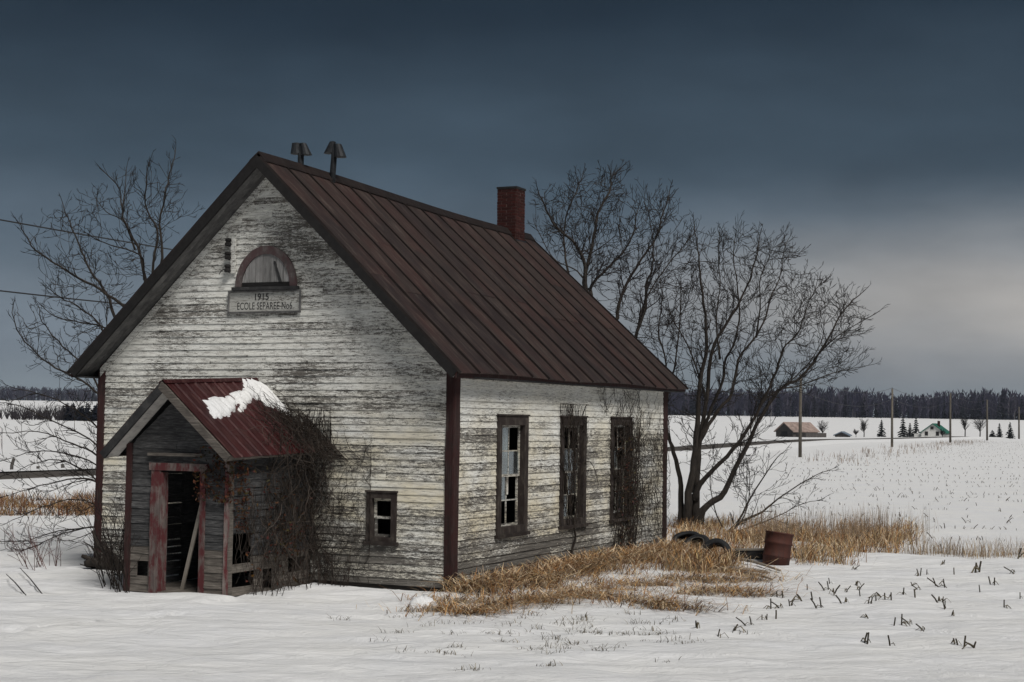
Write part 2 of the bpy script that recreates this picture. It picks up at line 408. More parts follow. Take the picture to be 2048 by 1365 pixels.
def subtract(iv, cuts):
    res = [iv]
    for c0, c1 in cuts:
        nx_ = []
        for a0, a1 in res:
            if c1 <= a0 or c0 >= a1: nx_.append((a0, a1)); continue
            if c0 > a0: nx_.append((a0, c0))
            if c1 < a1: nx_.append((c1, a1))
        res = nx_
    return res
EXP = .119
def clad(parent, fn, u0, u1, zb, ztop, holes, gable=None, mat='siding', exp=EXP, pmax=3.6, name='siding_board', out=(.030, .012), wob=.004, split=.8):
    z = zb; k = 0
    while z < ztop-.03:
        z1 = min(z+exp+.012, ztop)
        cuts = [(h[0], h[1]) for h in holes if z1 > h[2]+.02 and z < h[3]-.02]
        for a0, a1 in subtract((u0, u1), cuts):
            segs = [a0]
            x = a0
            while a1-x > pmax or (a1-x > 2.2 and rnd.random() < split and x == a0):
                x += rnd.uniform(.3, .75)*min(a1-x, pmax*1.3); segs.append(x)
                if a1-x < .5: segs.pop(); break
            segs.append(a1)
            for s0, s1 in zip(segs[:-1], segs[1:]):
                if s1-s0 < .03: continue
                if gable:
                    lb, rb = gable(z); lt, rt_ = gable(z1)
                    b0, b1 = max(s0, lb), min(s1, rb); t0, t1 = max(s0, lt), min(s1, rt_)
                    if b1-b0 < .06 or t1-t0 < .01: continue
                else: b0, b1, t0, t1 = s0, s1, s0, s1
                link(name, board_mesh(fn, z, z1, b0+.002, b1-.002, t0+.002, t1-.002, out, 0, wob), mat, parent)
        z += exp; k += 1
SL = (ZR-ZE)/(HB+OE)                       # roof slope
def gab(z):                                # inner edge of the gable at height z
    zz = max(z, HW); d = (zz-HW)/SL*.995
    return (d+.0, W-d)
WIN = [(1.668, 2.998), (4.564, 5.886), (7.281, 8.531)]; WZ = (.857, 2.991)
SW = (1.046, 1.635, .793, 1.644)
PB0, PB1, PA = 2.7786, 4.8038, -2.478
# wall shells (behind the clapboards, coloured dark as shade inside the rooms)
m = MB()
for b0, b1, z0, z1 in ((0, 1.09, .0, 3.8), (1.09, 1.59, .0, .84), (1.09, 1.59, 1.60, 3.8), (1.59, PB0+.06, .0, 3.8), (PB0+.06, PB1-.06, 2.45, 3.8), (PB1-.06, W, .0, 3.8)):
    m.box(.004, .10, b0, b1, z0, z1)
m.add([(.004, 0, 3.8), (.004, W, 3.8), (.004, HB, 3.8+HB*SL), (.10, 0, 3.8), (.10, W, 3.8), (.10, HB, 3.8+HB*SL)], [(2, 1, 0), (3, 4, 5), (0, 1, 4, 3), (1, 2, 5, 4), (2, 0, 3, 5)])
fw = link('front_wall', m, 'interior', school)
m = MB()
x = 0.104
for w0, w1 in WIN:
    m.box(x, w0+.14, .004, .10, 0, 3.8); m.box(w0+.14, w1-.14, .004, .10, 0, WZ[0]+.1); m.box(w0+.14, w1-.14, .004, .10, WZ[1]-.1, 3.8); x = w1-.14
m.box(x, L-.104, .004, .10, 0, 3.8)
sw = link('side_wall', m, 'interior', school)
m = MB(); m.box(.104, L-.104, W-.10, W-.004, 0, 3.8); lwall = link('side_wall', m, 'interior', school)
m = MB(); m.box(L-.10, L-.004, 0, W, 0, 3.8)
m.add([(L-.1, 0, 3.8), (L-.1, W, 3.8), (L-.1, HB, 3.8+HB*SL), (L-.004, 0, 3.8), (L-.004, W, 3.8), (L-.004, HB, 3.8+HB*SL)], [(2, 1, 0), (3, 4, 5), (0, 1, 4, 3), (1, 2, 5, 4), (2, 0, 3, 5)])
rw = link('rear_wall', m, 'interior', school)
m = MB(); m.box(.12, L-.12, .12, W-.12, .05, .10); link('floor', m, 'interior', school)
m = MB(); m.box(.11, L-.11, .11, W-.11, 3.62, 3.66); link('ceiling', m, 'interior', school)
m = MB(); m.box(.02, L-.02, .02, .3, -.6, .0); m.box(.02, L-.02, W-.3, W-.02, -.6, 0); m.box(.02, .3, .3, PB0, -.6, 0); m.box(.02, .3, PB1, W-.3, -.6, 0); m.box(L-.3, L-.02, .3, W-.3, -.6, 0)
link('foundation', m, 'stone', school)
# clapboards
clad(fw, front, .10, W-.10, .075, 7.22, [(SW[0]+.08, SW[1]-.08, SW[2]+.07, SW[3]-.07), (PB0+.08, PB1-.08, -1, 2.42)], gab, split=.55, pmax=4.6)
clad(sw, side, .14, L-.22, .03, 3.60, [(a+.1, b-.1, WZ[0]+.08, WZ[1]-.08) for a, b in WIN], pmax=4.4, split=.5, mat='sidingside')
clad(lwall, leftw, .1, L-.1, .03, 3.74, [], pmax=12, split=0)
clad(rw, rearw, .1, W-.1, .03, 7.1, [], gab, pmax=12, split=0)
m = MB(); m.box(.155, L-.225, -.036, -.002, 3.60, 3.775); link('frieze_board', m, 'frieze', sw)
# gable trim under the rakes
for sgn in (0, 1):
    pts = []
    for z, th in ((HW-.02, .12), (7.30, .12)):
        l_, r_ = gab(z)
        b = l_ if sgn == 0 else r_
        pts.append((b, z))
    m = MB(); s_ = 1 if sgn == 0 else -1
    (bA, zA), (bB, zB) = pts
    m.hexa([(-.045, bA, zA), (-.002, bA, zA), (-.002, bA+s_*.0, zA-.16), (-.045, bA, zA-.16), (-.045, bB, zB), (-.002, bB, zB), (-.002, bB, zB-.16), (-.045, bB, zB-.16)])
    link('gable_trim', m, 'frieze', fw)
# corner boards
def wavy_post(x0, x1, y0, y1, z0, z1, n=8, j=.004):
    m = MB(); rings = []
    for i in range(n+1):
        z = lerp(z0, z1, i/n); dx, dy = rnd.uniform(-j, j), rnd.uniform(-j, j)
        rings.append([(x0+dx, y0+dy, z), (x1+dx, y0+dy, z), (x1+dx, y1+dy, z), (x0+dx, y1+dy, z)])
    m.loft(rings); return m
link('corner_board', wavy_post(-.042, -.004, .0, .128, .0, 3.86), 'redtrim', school)
link('corner_board', wavy_post(-.042, .155, -.042, -.003, .0, 3.72), 'redtrim', school)
link('corner_board', wavy_post(-.042, -.004, W-.12, W+.0, .0, 3.86), 'redtrim', school)
link('corner_board', wavy_post(-.042, .12, W+.003, W+.04, .0, 3.72), 'redtrim', school)
link('corner_board', wavy_post(L-.22, L+.04, -.040, -.004, .0, 3.74), 'redtrim', school)

# ---- main roof
def ridge_z(a): return ZR - .15*smooth(-.5, 8.5, a)
def roofpt(a, t, right=True, lift=0):      # t: 0 ridge .. 1 eave
    z = lerp(ridge_z(a), ZE + .018*math.sin(a*1.1), t) + .02*math.sin(a*.9+t*5)*t*(1-t)*2
    b = lerp(HB, -OE, t)
    nb, nz = -SL/math.hypot(1, SL), 1/math.hypot(1, SL)
    if not right: b = W-b; nb = -nb
    return Vector((a, b+nb*lift, z+nz*lift))
A0, A1 = -OF, L+OF
m = MB()
for right in (True, False):
    NA = 10; rows_t = []; rows_b = []
    for i in range(NA+1):
        a = lerp(A0+.02, A1-.02, i/NA)
        rows_t.append([roofpt(a, t, right, -.02) for t in (0.0, .33, .66, .995)]); rows_b.append([roofpt(a, t, right, -.065) for t in (0.0, .33, .66, .995)])
    o0 = len(m.v)
    for rows in (rows_t, rows_b):
        for r_ in rows: m.v.extend(tuple(p) for p in r_)
    half = (NA+1)*4
    for i in range(NA):
        for j in range(3):
            a_ = o0+i*4+j; m.f.append((a_, a_+1, a_+5, a_+4)); b_ = a_+half; m.f.append((b_, b_+4, b_+5, b_+1))
    for i in (0, NA):
        for j in range(3):
            a_ = o0+i*4+j; m.f.append((a_, a_+half, a_+half+1, a_+1))
    for i in range(NA):
        a_ = o0+i*4+3; m.f.append((a_, a_+4, a_+4+half, a_+half))
roof = link('roof', m, 'darktrim', school)
NP = 16
def sheet(a0, a1, t0, t1, right, lift):
    m = MB(); rings = []
    for i in range(4):
        t = lerp(t0, t1, i/3); j = rnd.uniform(-.006, .006)
        rings.append([roofpt(a0, t, right, lift+j*.4), roofpt((a0+a1)/2, t, right, lift+.006+j), roofpt(a1, t, right, lift+j*.4), roofpt(a1, t, right, lift-.012), roofpt(a0, t, right, lift-.012)])
    m.loft(rings); return m
for right in (True, False):
    for i in range(NP):
        a0, a1 = lerp(A0, A1, i/NP), lerp(A0, A1, (i+1)/NP)
        cut = rnd.choice((.36, .46, .55, .62)) if right else None
        if cut:
            link('roof_sheet', sheet(a0+.002, a1-.002, .012, cut+.015, right, .006), 'roof', roof)
            link('roof_sheet', sheet(a0+.002, a1-.002, cut, 1.01, right, -.001), 'roof', roof)
        else: link('roof_sheet', sheet(a0+.002, a1-.002, .012, 1.01, right, 0), 'roof', roof)
    for i in range(NP+1):
        a = lerp(A0, A1, i/NP); w_ = .013; m = MB(); rings = []
        for k in range(5):
            t = lerp(.012, 1.012, k/4); da = rnd.uniform(-.006, .006)
            rings.append([roofpt(a-w_+da, t, right, -.01), roofpt(a-w_*.8+da, t, right, .036), roofpt(a+w_*.8+da, t, right, .036), roofpt(a+w_+da, t, right, -.01)])
        m.loft(rings); link('roof_seam', m, 'rib', roof)
m = MB(); rings = []                       # ridge cap
for i in range(13):
    a = lerp(A0-.01, A1+.01, i/12)
    rings.append([roofpt(a, .035, True, .03), roofpt(a, .0, True, .05), roofpt(a, .035, False, .03), roofpt(a, .03, False, .045), roofpt(a, -.004, True, .075), roofpt(a, .03, True, .045)])
m.loft(rings); link('ridge_cap', m, 'rib', roof)
# barge boards and soffits at front and rear
for right in (True, False):
    for a0, a1, nm, mt, l0, l1 in ((A0-.02, A0+.015, 'barge_board', 'black', -.16, -.005), (A1-.015, A1+.02, 'barge_board', 'black', -.16, -.005)):
        m = MB(); rings = []
        for k in range(6):
            t = lerp(0.0, 1.0, k/5); j = rnd.uniform(-.004, .004)
            rings.append([roofpt(a0+j, t, right, l0), roofpt(a1+j, t, right, l0), roofpt(a1+j, t, right, l1), roofpt(a0+j, t, right, l1)])
        m.loft(rings); link(nm, m, mt, roof)
    for q in range(3):                     # soffit planks under the front overhang
        s0, s1 = lerp(A0+.02, -.03, q/3)+.003, lerp(A0+.02, -.03, (q+1)/3)-.003
        m = MB(); rings = []
        for k in range(5):
            t = lerp(.03, .995, k/4); j = rnd.uniform(-.004, .004)
            rings.append([roofpt(s0, t, right, -.155+j), roofpt(s1, t, right, -.155+j), roofpt(s1, t, right, -.135+j), roofpt(s0, t, right, -.135+j)])
        m.loft(rings); link('soffit_board', m, 'soffit', roof)
    m = MB(); rings = []                   # eave fascia
    for k in range(9):
        a = lerp(A0, A1, k/8); p = roofpt(a, .995, right, 0); d_ = rnd.uniform(-.012, .012); s_ = -1 if right else 1
        rings.append([(a, p.y-s_*.03, p.z-.13+d_), (a, p.y+s_*.0, p.z-.13+d_), (a, p.y+s_*.0, p.z-.02), (a, p.y-s_*.03, p.z-.02)])
    m.loft(rings); link('fascia_board', m, 'redtrim', roof)
    m = MB(); bb = (-.31, -.005) if right else (W+.005, W+.31); m.box(A0+.03, A1-.03, bb[0], bb[1], 3.60, 3.625)
    if right: m = MB(); m.box(.17, A1-.03, -.30, -.04, 3.615, 3.635)
    link('eave_soffit', m, 'darktrim', roof)

# chimney of bricks astride the ridge
CHA, CHW, CHD, CZ0, CZ1 = 10.0, .50, .52, 6.95, 8.42
m = MB(); m.box(CHA+.012, CHA+CHD-.012, HB-CHW/2+.012, HB+CHW/2-.012, CZ0, CZ1-.02)
chim = link('chimney', m, 'mortar', school)
bm_ = MB(); bm_.box(-.092, .092, -.045, .045, -.029, .029); bmesh_long = bm_.mesh('brick'); bmesh_long.materials.append(M['brick'])
k = 0; z = CZ0+.03
while z < CZ1-.02:
    for fa, (n_, rz) in enumerate((('f', math.pi/2), ('s', 0), ('b', math.pi/2), ('o', 0))):
        cnt = 2 if k % 2 == 0 else 3
        span = CHW if n_ in 'fb' else CHD
        for q in range(cnt):
            ln = span/cnt
            p = -span/2+(q+.5)*ln if k % 2 == 0 else (-span/2+.06, 0, span/2-.06)[q]
            sc = (.225/.184 if k % 2 == 0 else (.10/.184, .25/.184, .10/.184)[q])
            j = rnd.uniform(-.006, .006)
            loc = {'f': (CHA+.045+j, HB+p, z), 's': (CHA+CHD/2+p, HB-CHW/2+.045+j, z), 'b': (CHA+CHD-.045+j, HB+p, z), 'o': (CHA+CHD/2+p, HB+CHW/2-.045+j, z)}[n_]
            o = link('brick', bmesh_long, None, chim, loc=loc, rot=(0, 0, rz+rnd.uniform(-.01, .01))); o.scale = (sc, 1, 1)
    z += .072; k += 1
m = MB(); m.box(CHA-.012, CHA+CHD+.012, HB-CHW/2-.012, HB+CHW/2+.012, CZ1-.03, CZ1+.02); link('chimney_cap', m, 'black', chim)
m = MB(); m.box(CHA-.03, CHA+CHD+.03, HB-CHW/2-.03, HB+CHW/2+.03, CZ0, ridge_z(10.2)-.21); link('chimney_flashing', m, 'iron', chim)

# two iron vent pipes with paired hoods on the ridge
def vent(a, b, z0, z1, tilt, hoods):
    m = MB(); top = Vector((a, b-tilt, z1)); m.tube([(a, b, z0), (a, b-tilt*.5, (z0+z1)/2), top], [.062, .058, .055], 10)
    v = link('vent_pipe', m, 'iron', school, True)
    for (db, dz, lean, rb_, rt_, hh) in hoods:
        c = top+Vector((0, db, dz)); m = MB(); rings = []
        for t, r_ in ((0, rb_), (.02, rb_*1.03), (.5, lerp(rb_, rt_, .5)), (1, rt_), (1.04, rt_*.6)):
            ctr = c+Vector((0, -lean*(.5-t)*hh, (t-.5)*hh)); rings.append([ctr+Vector((math.cos(q*math.pi/6)*r_, math.sin(q*math.pi/6)*r_, 0)) for q in range(12)])
        m.loft(rings); link('hood', m, 'iron', v, False)
        m = MB(); m.tube([top+Vector((0, 0, dz*.3-.02)), c], .03, 8); link('hood_arm', m, 'iron', v, True)
vent(.93, HB, 7.3, 7.93, 0, ((.10, -.04, 0.0, .105, .085, .20), (-.085, -.06, .35, .10, .06, .22)))
vent(1.87, HB-.10, 7.2, 8.08, .06, ((.085, -.03, -.32, .105, .06, .22), (-.095, -.10, .25, .115, .075, .25)))

# ---- arched gable window
AC, AZ = 3.773, 5.235
def arch_pts(r, h, n=20): return [(AC+r*math.cos(math.pi*i/n), AZ+h*math.sin(math.pi*i/n)) for i in range(n+1)]
m = MB(); rings = []
for (b1, z1), (b0, z0) in zip(arch_pts(.647, .74), arch_pts(.515, .595)):
    rings.append([(-.034, b0, z0), (-.085, b0, z0), (-.085, b1, z1), (-.034, b1, z1)])
m.loft(rings); archw = link('arched_window', m, 'archtrim', school)
tag(archw, 'half-round boarded gable window with faded red arch')
for q in range(7):                         # boards closing the arch, slightly splayed
    u0, u1 = lerp(-.52, .52, q/7), lerp(-.52, .52, (q+1)/7)
    f0 = lambda u: AZ+.60*math.sqrt(max(0, 1-(u/.53)**2))
    m = MB(); j = rnd.uniform(-.006, .006)
    m.hexa([(-.036, AC+u0+.004, AZ), (-.058+j, AC+u0+.004, AZ), (-.058+j, AC+u1-.004, AZ), (-.036, AC+u1-.004, AZ), (-.036, AC+u0+.004, f0(u0)+.01), (-.058+j, AC+u0+.004, f0(u0)+.01), (-.058+j, AC+u1-.004, f0(u1)+.01), (-.036, AC+u1-.004, f0(u1)+.01)])
    link('arch_board', m, 'archboard', archw)
m = MB(); m.hexa([(-.060, AC-.30, AZ+.03), (-.075, AC-.30, AZ+.03), (-.075, AC-.36, AZ+.03), (-.060, AC-.36, AZ+.03), (-.060, AC-.16, AZ+.46), (-.075, AC-.16, AZ+.46), (-.075, AC-.19, AZ+.46), (-.060, AC-.19, AZ+.46)]); link('crack_strip', m, 'darktrim', archw)  # thin dark strip added to draw a crack across the boards
m = MB(); m.box(-.12, -.034, 3.09, 4.47, AZ-.055, AZ+.005); link('sill', m, 'darktrim', archw)
m = MB(); m.box(-.075, -.06, AC-.50, AC+.50, AZ+.006, AZ+.085); link('base_strip', m, 'black', archw)
# ---- name board
m = MB(); m.box(-.052, -.034, 3.042, 4.566, 4.785, 5.172); sign = link('name_board', m, 'sign', school)
tag(sign, 'faded grey name board with date 1915 and school name')
for b0, b1, z0, z1 in ((3.03, 4.578, 4.765, 4.80), (3.03, 4.578, 5.145, 5.175), (3.03, 3.062, 4.80, 5.145), (4.546, 4.578, 4.80, 5.145)):
    m = MB(); m.box(-.072, -.053, b0, b1, z0, z1); link('sign_frame', m, 'soffit', sign)
def lettering(txt, size, sx, b, z, wd_):
    cu = bpy.data.curves.new('lettering', 'FONT'); cu.body = txt; cu.size = size; cu.extrude = .001; cu.align_x = 'CENTER'; cu.offset = wd_; cu.space_character = 1.06
    t = bpy.data.objects.new('lettering', cu); COL.objects.link(t)
    dg = bpy.context.evaluated_depsgraph_get(); me = bpy.data.meshes.new_from_object(t.evaluated_get(dg)); bpy.data.objects.remove(t)
    o = link('lettering', me, 'ink', sign)
    mt = Matrix(((0, 0, -1), (-1, 0, 0), (0, 1, 0))).to_4x4(); mt = Matrix.Translation((-.0535, b, z)) @ mt @ Matrix.Diagonal((sx, 1, 1, 1))
    me.transform(mt); return o
lettering('1915', .165, .95, 3.87, 5.005, .004)
lettering('ECOLE SEPAREE No6', .185, .66, 3.80, 4.835, .001)
# ---- insulator bracket
m = MB(); m.box(-.075, -.034, 4.44, 4.535, 5.50, 6.15); br = link('insulator_bracket', m, 'frieze', school)
for z in (6.06, 5.815, 5.585):
    m = MB(); m.tube([(-.075, 4.55, z-.07), (-.10, 4.55, z-.065), (-.10, 4.55, z-.03)], .012, 6)
    rings = []
    for dz, r_ in ((-.07, .03), (-.06, .062), (-.02, .062), (-.005, .045), (.015, .045), (.03, .062), (.06, .058), (.075, .02)):
        rings.append([(-.115+math.cos(q*math.pi/5)*r_, 4.565+math.sin(q*math.pi/5)*r_, z+dz) for q in range(10)])
    m.loft(rings); link('insulator', m, 'black', br)
for z in (5.80, 5.57):
    m = MB(); m.tube([(-.13, 4.60, z), (-.16, 4.66, z-.02), (-.14, 4.73, z-.005 if z > 5.7 else z-.09)], .007, 4); link('wire_end', m, 'black', br)

# ---- windows
def mk_window(fn, u0, u1, z0, z1, cs, crooked=0, glass=(), ncols=2, curtains=False, mat='casing', sashmat='sash'):
    """casing with recessed two-sash window; fn maps (u,z,out)"""
    def bx(a0, a1, c0, c1, o0, o1):
        m = MB(); m.hexa([fn(a0, c0, o0), fn(a1, c0, o0), fn(a1, c0, o1), fn(a0, c0, o1), fn(a0, c1, o0), fn(a1, c1, o0), fn(a1, c1, o1), fn(a0, c1, o1)]); return m
    m = MB(); rings = []
    corners_o = [(u0, z0), (u1, z0), (u1, z1), (u0, z1), (u0, z0)]; corners_i = [(u0+cs, z0+cs*.8), (u1-cs, z0+cs*.8), (u1-cs, z1-cs), (u0+cs, z1-cs), (u0+cs, z0+cs*.8)]
    for (a, c), (ai, ci) in zip(corners_o, corners_i):
        rings.append([fn(a, c, -.002), fn(a, c, .055), fn(ai, ci, .055), fn(ai, ci, -.10)])
    m.loft(rings, False); win = link('window', m, mat, school)
    link('sill', bx(u0-.04, u1+.04, z0-.05, z0+.012, -.002, .095), mat, win)
    link('head_drip', bx(u0-.02, u1+.02, z1-.0, z1+.03, -.002, .075), mat, win)
    i0, i1, c0, c1 = u0+cs, u1-cs, z0+cs*.8, z1-cs; mid = (c0+c1)/2; st = .045
    for si, (s0, s1, od) in enumerate(((mid-.02, c1, -.045), (c0, mid+.02, -.075))):
        tl = crooked*(1 if si == 0 else -.7)
        m = MB()
        for (a0, a1, d0, d1) in ((i0, i0+st, s0, s1), (i1-st, i1, s0, s1), (i0+st, i1-st, s0, s0+st), (i0+st, i1-st, s1-st, s1)):
            m.hexa([fn(a0+tl*(d0-s0), d0, od), fn(a1+tl*(d0-s0), d0, od), fn(a1+tl*(d0-s0), d0, od-.03), fn(a0+tl*(d0-s0), d0, od-.03), fn(a0+tl*(d1-s0), d1, od), fn(a1+tl*(d1-s0), d1, od), fn(a1+tl*(d1-s0), d1, od-.03), fn(a0+tl*(d1-s0), d1, od-.03)])
        link('sash', m, sashmat, win)
        hm = (s0+s1)/2; um = (i0+i1)/2; cols = [lerp(i0+st, i1-st, q/ncols) for q in range(ncols+1)]
        rowsz = [s0+st, hm, s1-st] if ncols > 1 else [s0+st, s1-st]
        for q in range(1, ncols):
            m = MB(); u = cols[q]; w_ = .013
            m.hexa([fn(u-w_+tl*.1, s0+st, od-.004), fn(u+w_+tl*.1, s0+st, od-.004), fn(u+w_+tl*.1, s0+st, od-.026), fn(u-w_+tl*.1, s0+st, od-.026), fn(u-w_+tl*(s1-s0), s1-st, od-.004), fn(u+w_+tl*(s1-s0), s1-st, od-.004), fn(u+w_+tl*(s1-s0), s1-st, od-.026), fn(u-w_+tl*(s1-s0), s1-st, od-.026)]); link('muntin', m, sashmat, win)
        if ncols > 1:
            link('muntin', bx(i0+st, i1-st, hm-.011, hm+.011, od-.005, od-.024), sashmat, win)
        for ci_ in range(ncols):
            for ri in range(len(rowsz)-1):
                if (si, ci_, ri) in glass:
                    a, b_, c, d = cols[ci_], cols[ci_+1], rowsz[ri], rowsz[ri+1]; m = MB(); tw = rnd.uniform(-.006, .006)
                    m.hexa([fn(a, c, od-.013+tw), fn(b_, c, od-.013-tw), fn(b_, c, od-.016-tw), fn(a, c, od-.016+tw), fn(a, d, od-.013+tw), fn(b_, d, od-.013-tw), fn(b_, d, od-.016-tw), fn(a, d, od-.016+tw)]); link('pane', m, 'glass', win)
    return win
w1 = mk_window(side, *WIN[0], *WZ, .17, .012, {(0, 0, 0), (0, 0, 1), (0, 1, 0), (1, 0, 1)})
tag(w1, 'tall window nearest the corner with pale sashes and grey panes')
w2 = mk_window(side, *WIN[1], *WZ, .16, 0, {(0, 0, 0), (0, 1, 0), (1, 0, 0), (1, 1, 1)})
tag(w2, 'middle tall window crossed by vine stems')
w3 = mk_window(side, *WIN[2], *WZ, .15, 0, {(0, 0, 0), (1, 1, 0)})
tag(w3, 'last tall window choked with brown vines')
w4 = mk_window(front, *SW, .105, 0, (), 1)
tag(w4, 'small two-pane window low in the front wall')
# torn blind hanging behind the first window
m = MB(); rings = []
for i in range(9):
    u = lerp(2.12, 2.62, i/8); zz = 1.62+.10*math.sin(i*1.7)
    rings.append([side(u, 2.80, -.16+.025*math.sin(i*2.1)), side(u, zz, -.16+.03*math.sin(i*2.1+.6))])
m.loft(rings, False, False); link('torn_blind', m, 'frieze', w1)

# ---- porch
def pfront(u, z, o): return (PA-o, u, z)
def pright(u, z, o): return (u, PB0-o, z)
def pleft(u, z, o): return (u, PB1+o, z)
# posts at the corners (frame of the porch)
m = MB()
for a_, b_ in ((PA+.06, PB0+.06), (PA+.06, PB1-.06), (-.10, PB0+.06), (-.10, PB1-.06)): m.box(a_-.05, a_+.05, b_-.05, b_+.05, -.15, 2.42)
m.box(PA+.11, -.15, PB0+.02, PB0+.10, 2.30, 2.42); m.box(PA+.11, -.15, PB1-.10, PB1-.02, 2.30, 2.42)
pf = link('porch_frame', m, 'porchlow', school)
m = MB(); m.box(PA+.02, .0, PB0+.02, PB1-.02, -.1, .03); link('porch_floor', m, 'porchlow', school)
DB0, DB1, DZ = 3.337, 4.132, 1.985
PRF = [(-2.83, 3.90, 3.47), (.0, 3.97, 3.585), (-2.83, 2.535, 2.285), (.0, 2.60, 2.355), (-2.83, 5.12, 2.285), (.0, 5.17, 2.36)]   # ridge f/b, right eave f/b, left eave f/b
pslope = (3.47-2.285)/(3.90-2.535)
def pgab(z):
    zz = max(z, 2.36); d = (zz-2.36)/pslope; return (PB0+d*1.0-.02, PB1-d*.985+.02)
for nm_, z0_, z1_, mt in (('low', .0, .75, 'porchlow'), ('high', .745, 3.26, 'porchwood')):
    clad(pf, pfront, PB0+.03, PB1-.03, z0_, z1_, [(DB0-.06, DB1+.06, -1, DZ+.05)] + ([] if nm_ == 'high' else [(4.36, 4.58, .30, .48)]), pgab, mt, .125, 1.2, 'porch_board', (.022, .008), .005, .9)
# right side boards with missing pieces low down
holesR = [(-2.42, -1.86, .50, .90), (-2.40, -1.75, .22, .36), (-1.5, -1.22, .1, .32), (-.72, -.1, .26, .44)]
clad(pf, pright, PA+.03, -.045, .0, .62, holesR, None, 'porchlow', .125, 1.4, 'porch_board', (.024, .008), .007, .8)
clad(pf, pright, PA+.03, -.045, .625, 2.34, holesR, None, 'porchwood', .125, 1.7, 'porch_board', (.022, .008), .005, .7)
# left side boards with open gaps letting daylight in
z = .03
for k_ in range(19):
    gap = .022 if k_ in (0, 1, 2, 3, 4, 10) else .0
    if k_ == 5: gap = .03
    cA = rnd.uniform(-1.85, -1.72); cB = rnd.uniform(-1.05, -.9)
    for s0, s1, g_ in ((PA+.03, cA, -.004), (cA+.004, cB, gap), (cB+.004, -.05, -.004)): link('porch_board', board_mesh(pleft, z, z+.125-g_, s0, s1, out=(.022, .010), wob=.002), 'porchwood', pf)
    z += .125
# posts and casings
link('corner_board', wavy_post(PA-.045, PA-.004, PB1-.085, PB1+.03, -.05, 2.45, 6), 'redtrim', pf)
link('corner_board', wavy_post(PA-.045, PA-.004, PB0-.03, PB0+.075, -.05, 2.36, 6), 'reddoor', pf)
link('corner_board', wavy_post(PA-.045, PA+.06, PB0-.034, PB0-.006, -.05, 2.32, 6), 'porchlow', pf)
m = wavy_post(PA-.052, PA-.006, DB1, DB1+.185, -.06, DZ+.02, 8, .007); df_ = link('door_casing', m, 'reddoor', school)
link('jamb', wavy_post(PA-.04, PA+.11, DB1-.05, DB1-.002, -.04, DZ-.01, 6), 'reddoor', df_)
link('jamb', wavy_post(PA-.045, PA-.004, DB0-.10, DB0, -.06, DZ+.02, 6), 'reddoor', df_)
m = MB(); m.box(PA-.06, PA-.006, DB0-.14, DB1+.22, DZ+.022, DZ+.145); link('lintel', m, 'reddoor', df_)
m = MB(); m.box(PA-.085, PA-.006, DB0-.05, DB1+.24, DZ+.26, DZ+.31); link('drip_board', m, 'porchlow', df_)
m = MB(); m.box(PA-.05, PA+.12, DB0, DB1, -.06, .02); link('threshold', m, 'porchlow', df_)
# porch roof
def prp(t, v, right=True, lift=0):         # t along ridge front..back, v ridge..eave
    r0, r1 = Vector(PRF[0]), Vector(PRF[1]); e0, e1 = (Vector(PRF[2]), Vector(PRF[3])) if right else (Vector(PRF[4]), Vector(PRF[5]))
    p = r0.lerp(r1, t).lerp(e0.lerp(e1, t), v); n_ = (r1-r0).cross(e0-r0); n_ = n_ if n_.z > 0 else -n_
    return p+n_.normalized()*lift
m = MB()
for right in (True, False):
    m.hexa([prp(0.01, 0, right, -.06), prp(1, 0, right, -.06), prp(1, .99, right, -.06), prp(.01, .99, right, -.06), prp(.01, 0, right, -.02), prp(1, 0, right, -.02), prp(1, .99, right, -.02), prp(.01, .99, right, -.02)])
proof = link('porch_roof', m, 'darktrim', school)
for right in (True, False):
    for q in range(5):
        m = MB(); n_ = 18; rings = []
        for v in (0.0, .35, .7, 1.03):
            top = []; bot = []
            for i in range(n_+1):
                t = (q+i/n_)/5; u_ = (i/n_*2) % 1
                lf = .022 if u_ < .10 or u_ > .92 else .002
                top.append(prp(t, v, right, lf)); bot.append(prp(t, v, right, lf-.006))
            rings.append(top+bot[::-1])
        m.loft(rings); link('roof_sheet', m, 'redroof', proof)
    # rake boards: dark barge, pale soffit plank
    m = MB(); m.hexa([prp(-.012, 0, right, -.13), prp(.004, 0, right, -.13), prp(.004, 1, right, -.13), prp(-.012, 1, right, -.13), prp(-.012, 0, right, -.002), prp(.004, 0, right, -.002), prp(.004, 1, right, -.002), prp(-.012, 1, right, -.002)])
    link('barge_board', m, 'darktrim' if not right else 'porchlow', proof)
    m = MB(); m.hexa([prp(.006, .04, right, -.115), prp(.125, .04, right, -.115), prp(.125, .99, right, -.115), prp(.006, .99, right, -.115), prp(.006, .04, right, -.095), prp(.125, .04, right, -.095), prp(.125, .99, right, -.095), prp(.006, .99, right, -.095)])
    link('soffit_board', m, 'porchsoffit', proof)
    m = MB(); m.hexa([prp(0, .985, right, -.11), prp(1, .985, right, -.11), prp(1, 1.0, right, -.11), prp(0, 1.0, right, -.11), prp(0, .985, right, -.015), prp(1, .985, right, -.015), prp(1, 1.0, right, -.015), prp(0, 1.0, right, -.015)])
    link('fascia_board', m, 'porchlow', proof)
m = MB(); rings = []
for t in (-.01, .33, .66, 1):
    rings.append([prp(t, .04, True, .022), prp(t, 0, True, .03), prp(t, .04, False, .022), prp(t, .03, False, .03), prp(t, 0, True, .042), prp(t, .03, True, .03)])
m.loft(rings); link('ridge_cap', m, 'redroof', proof)

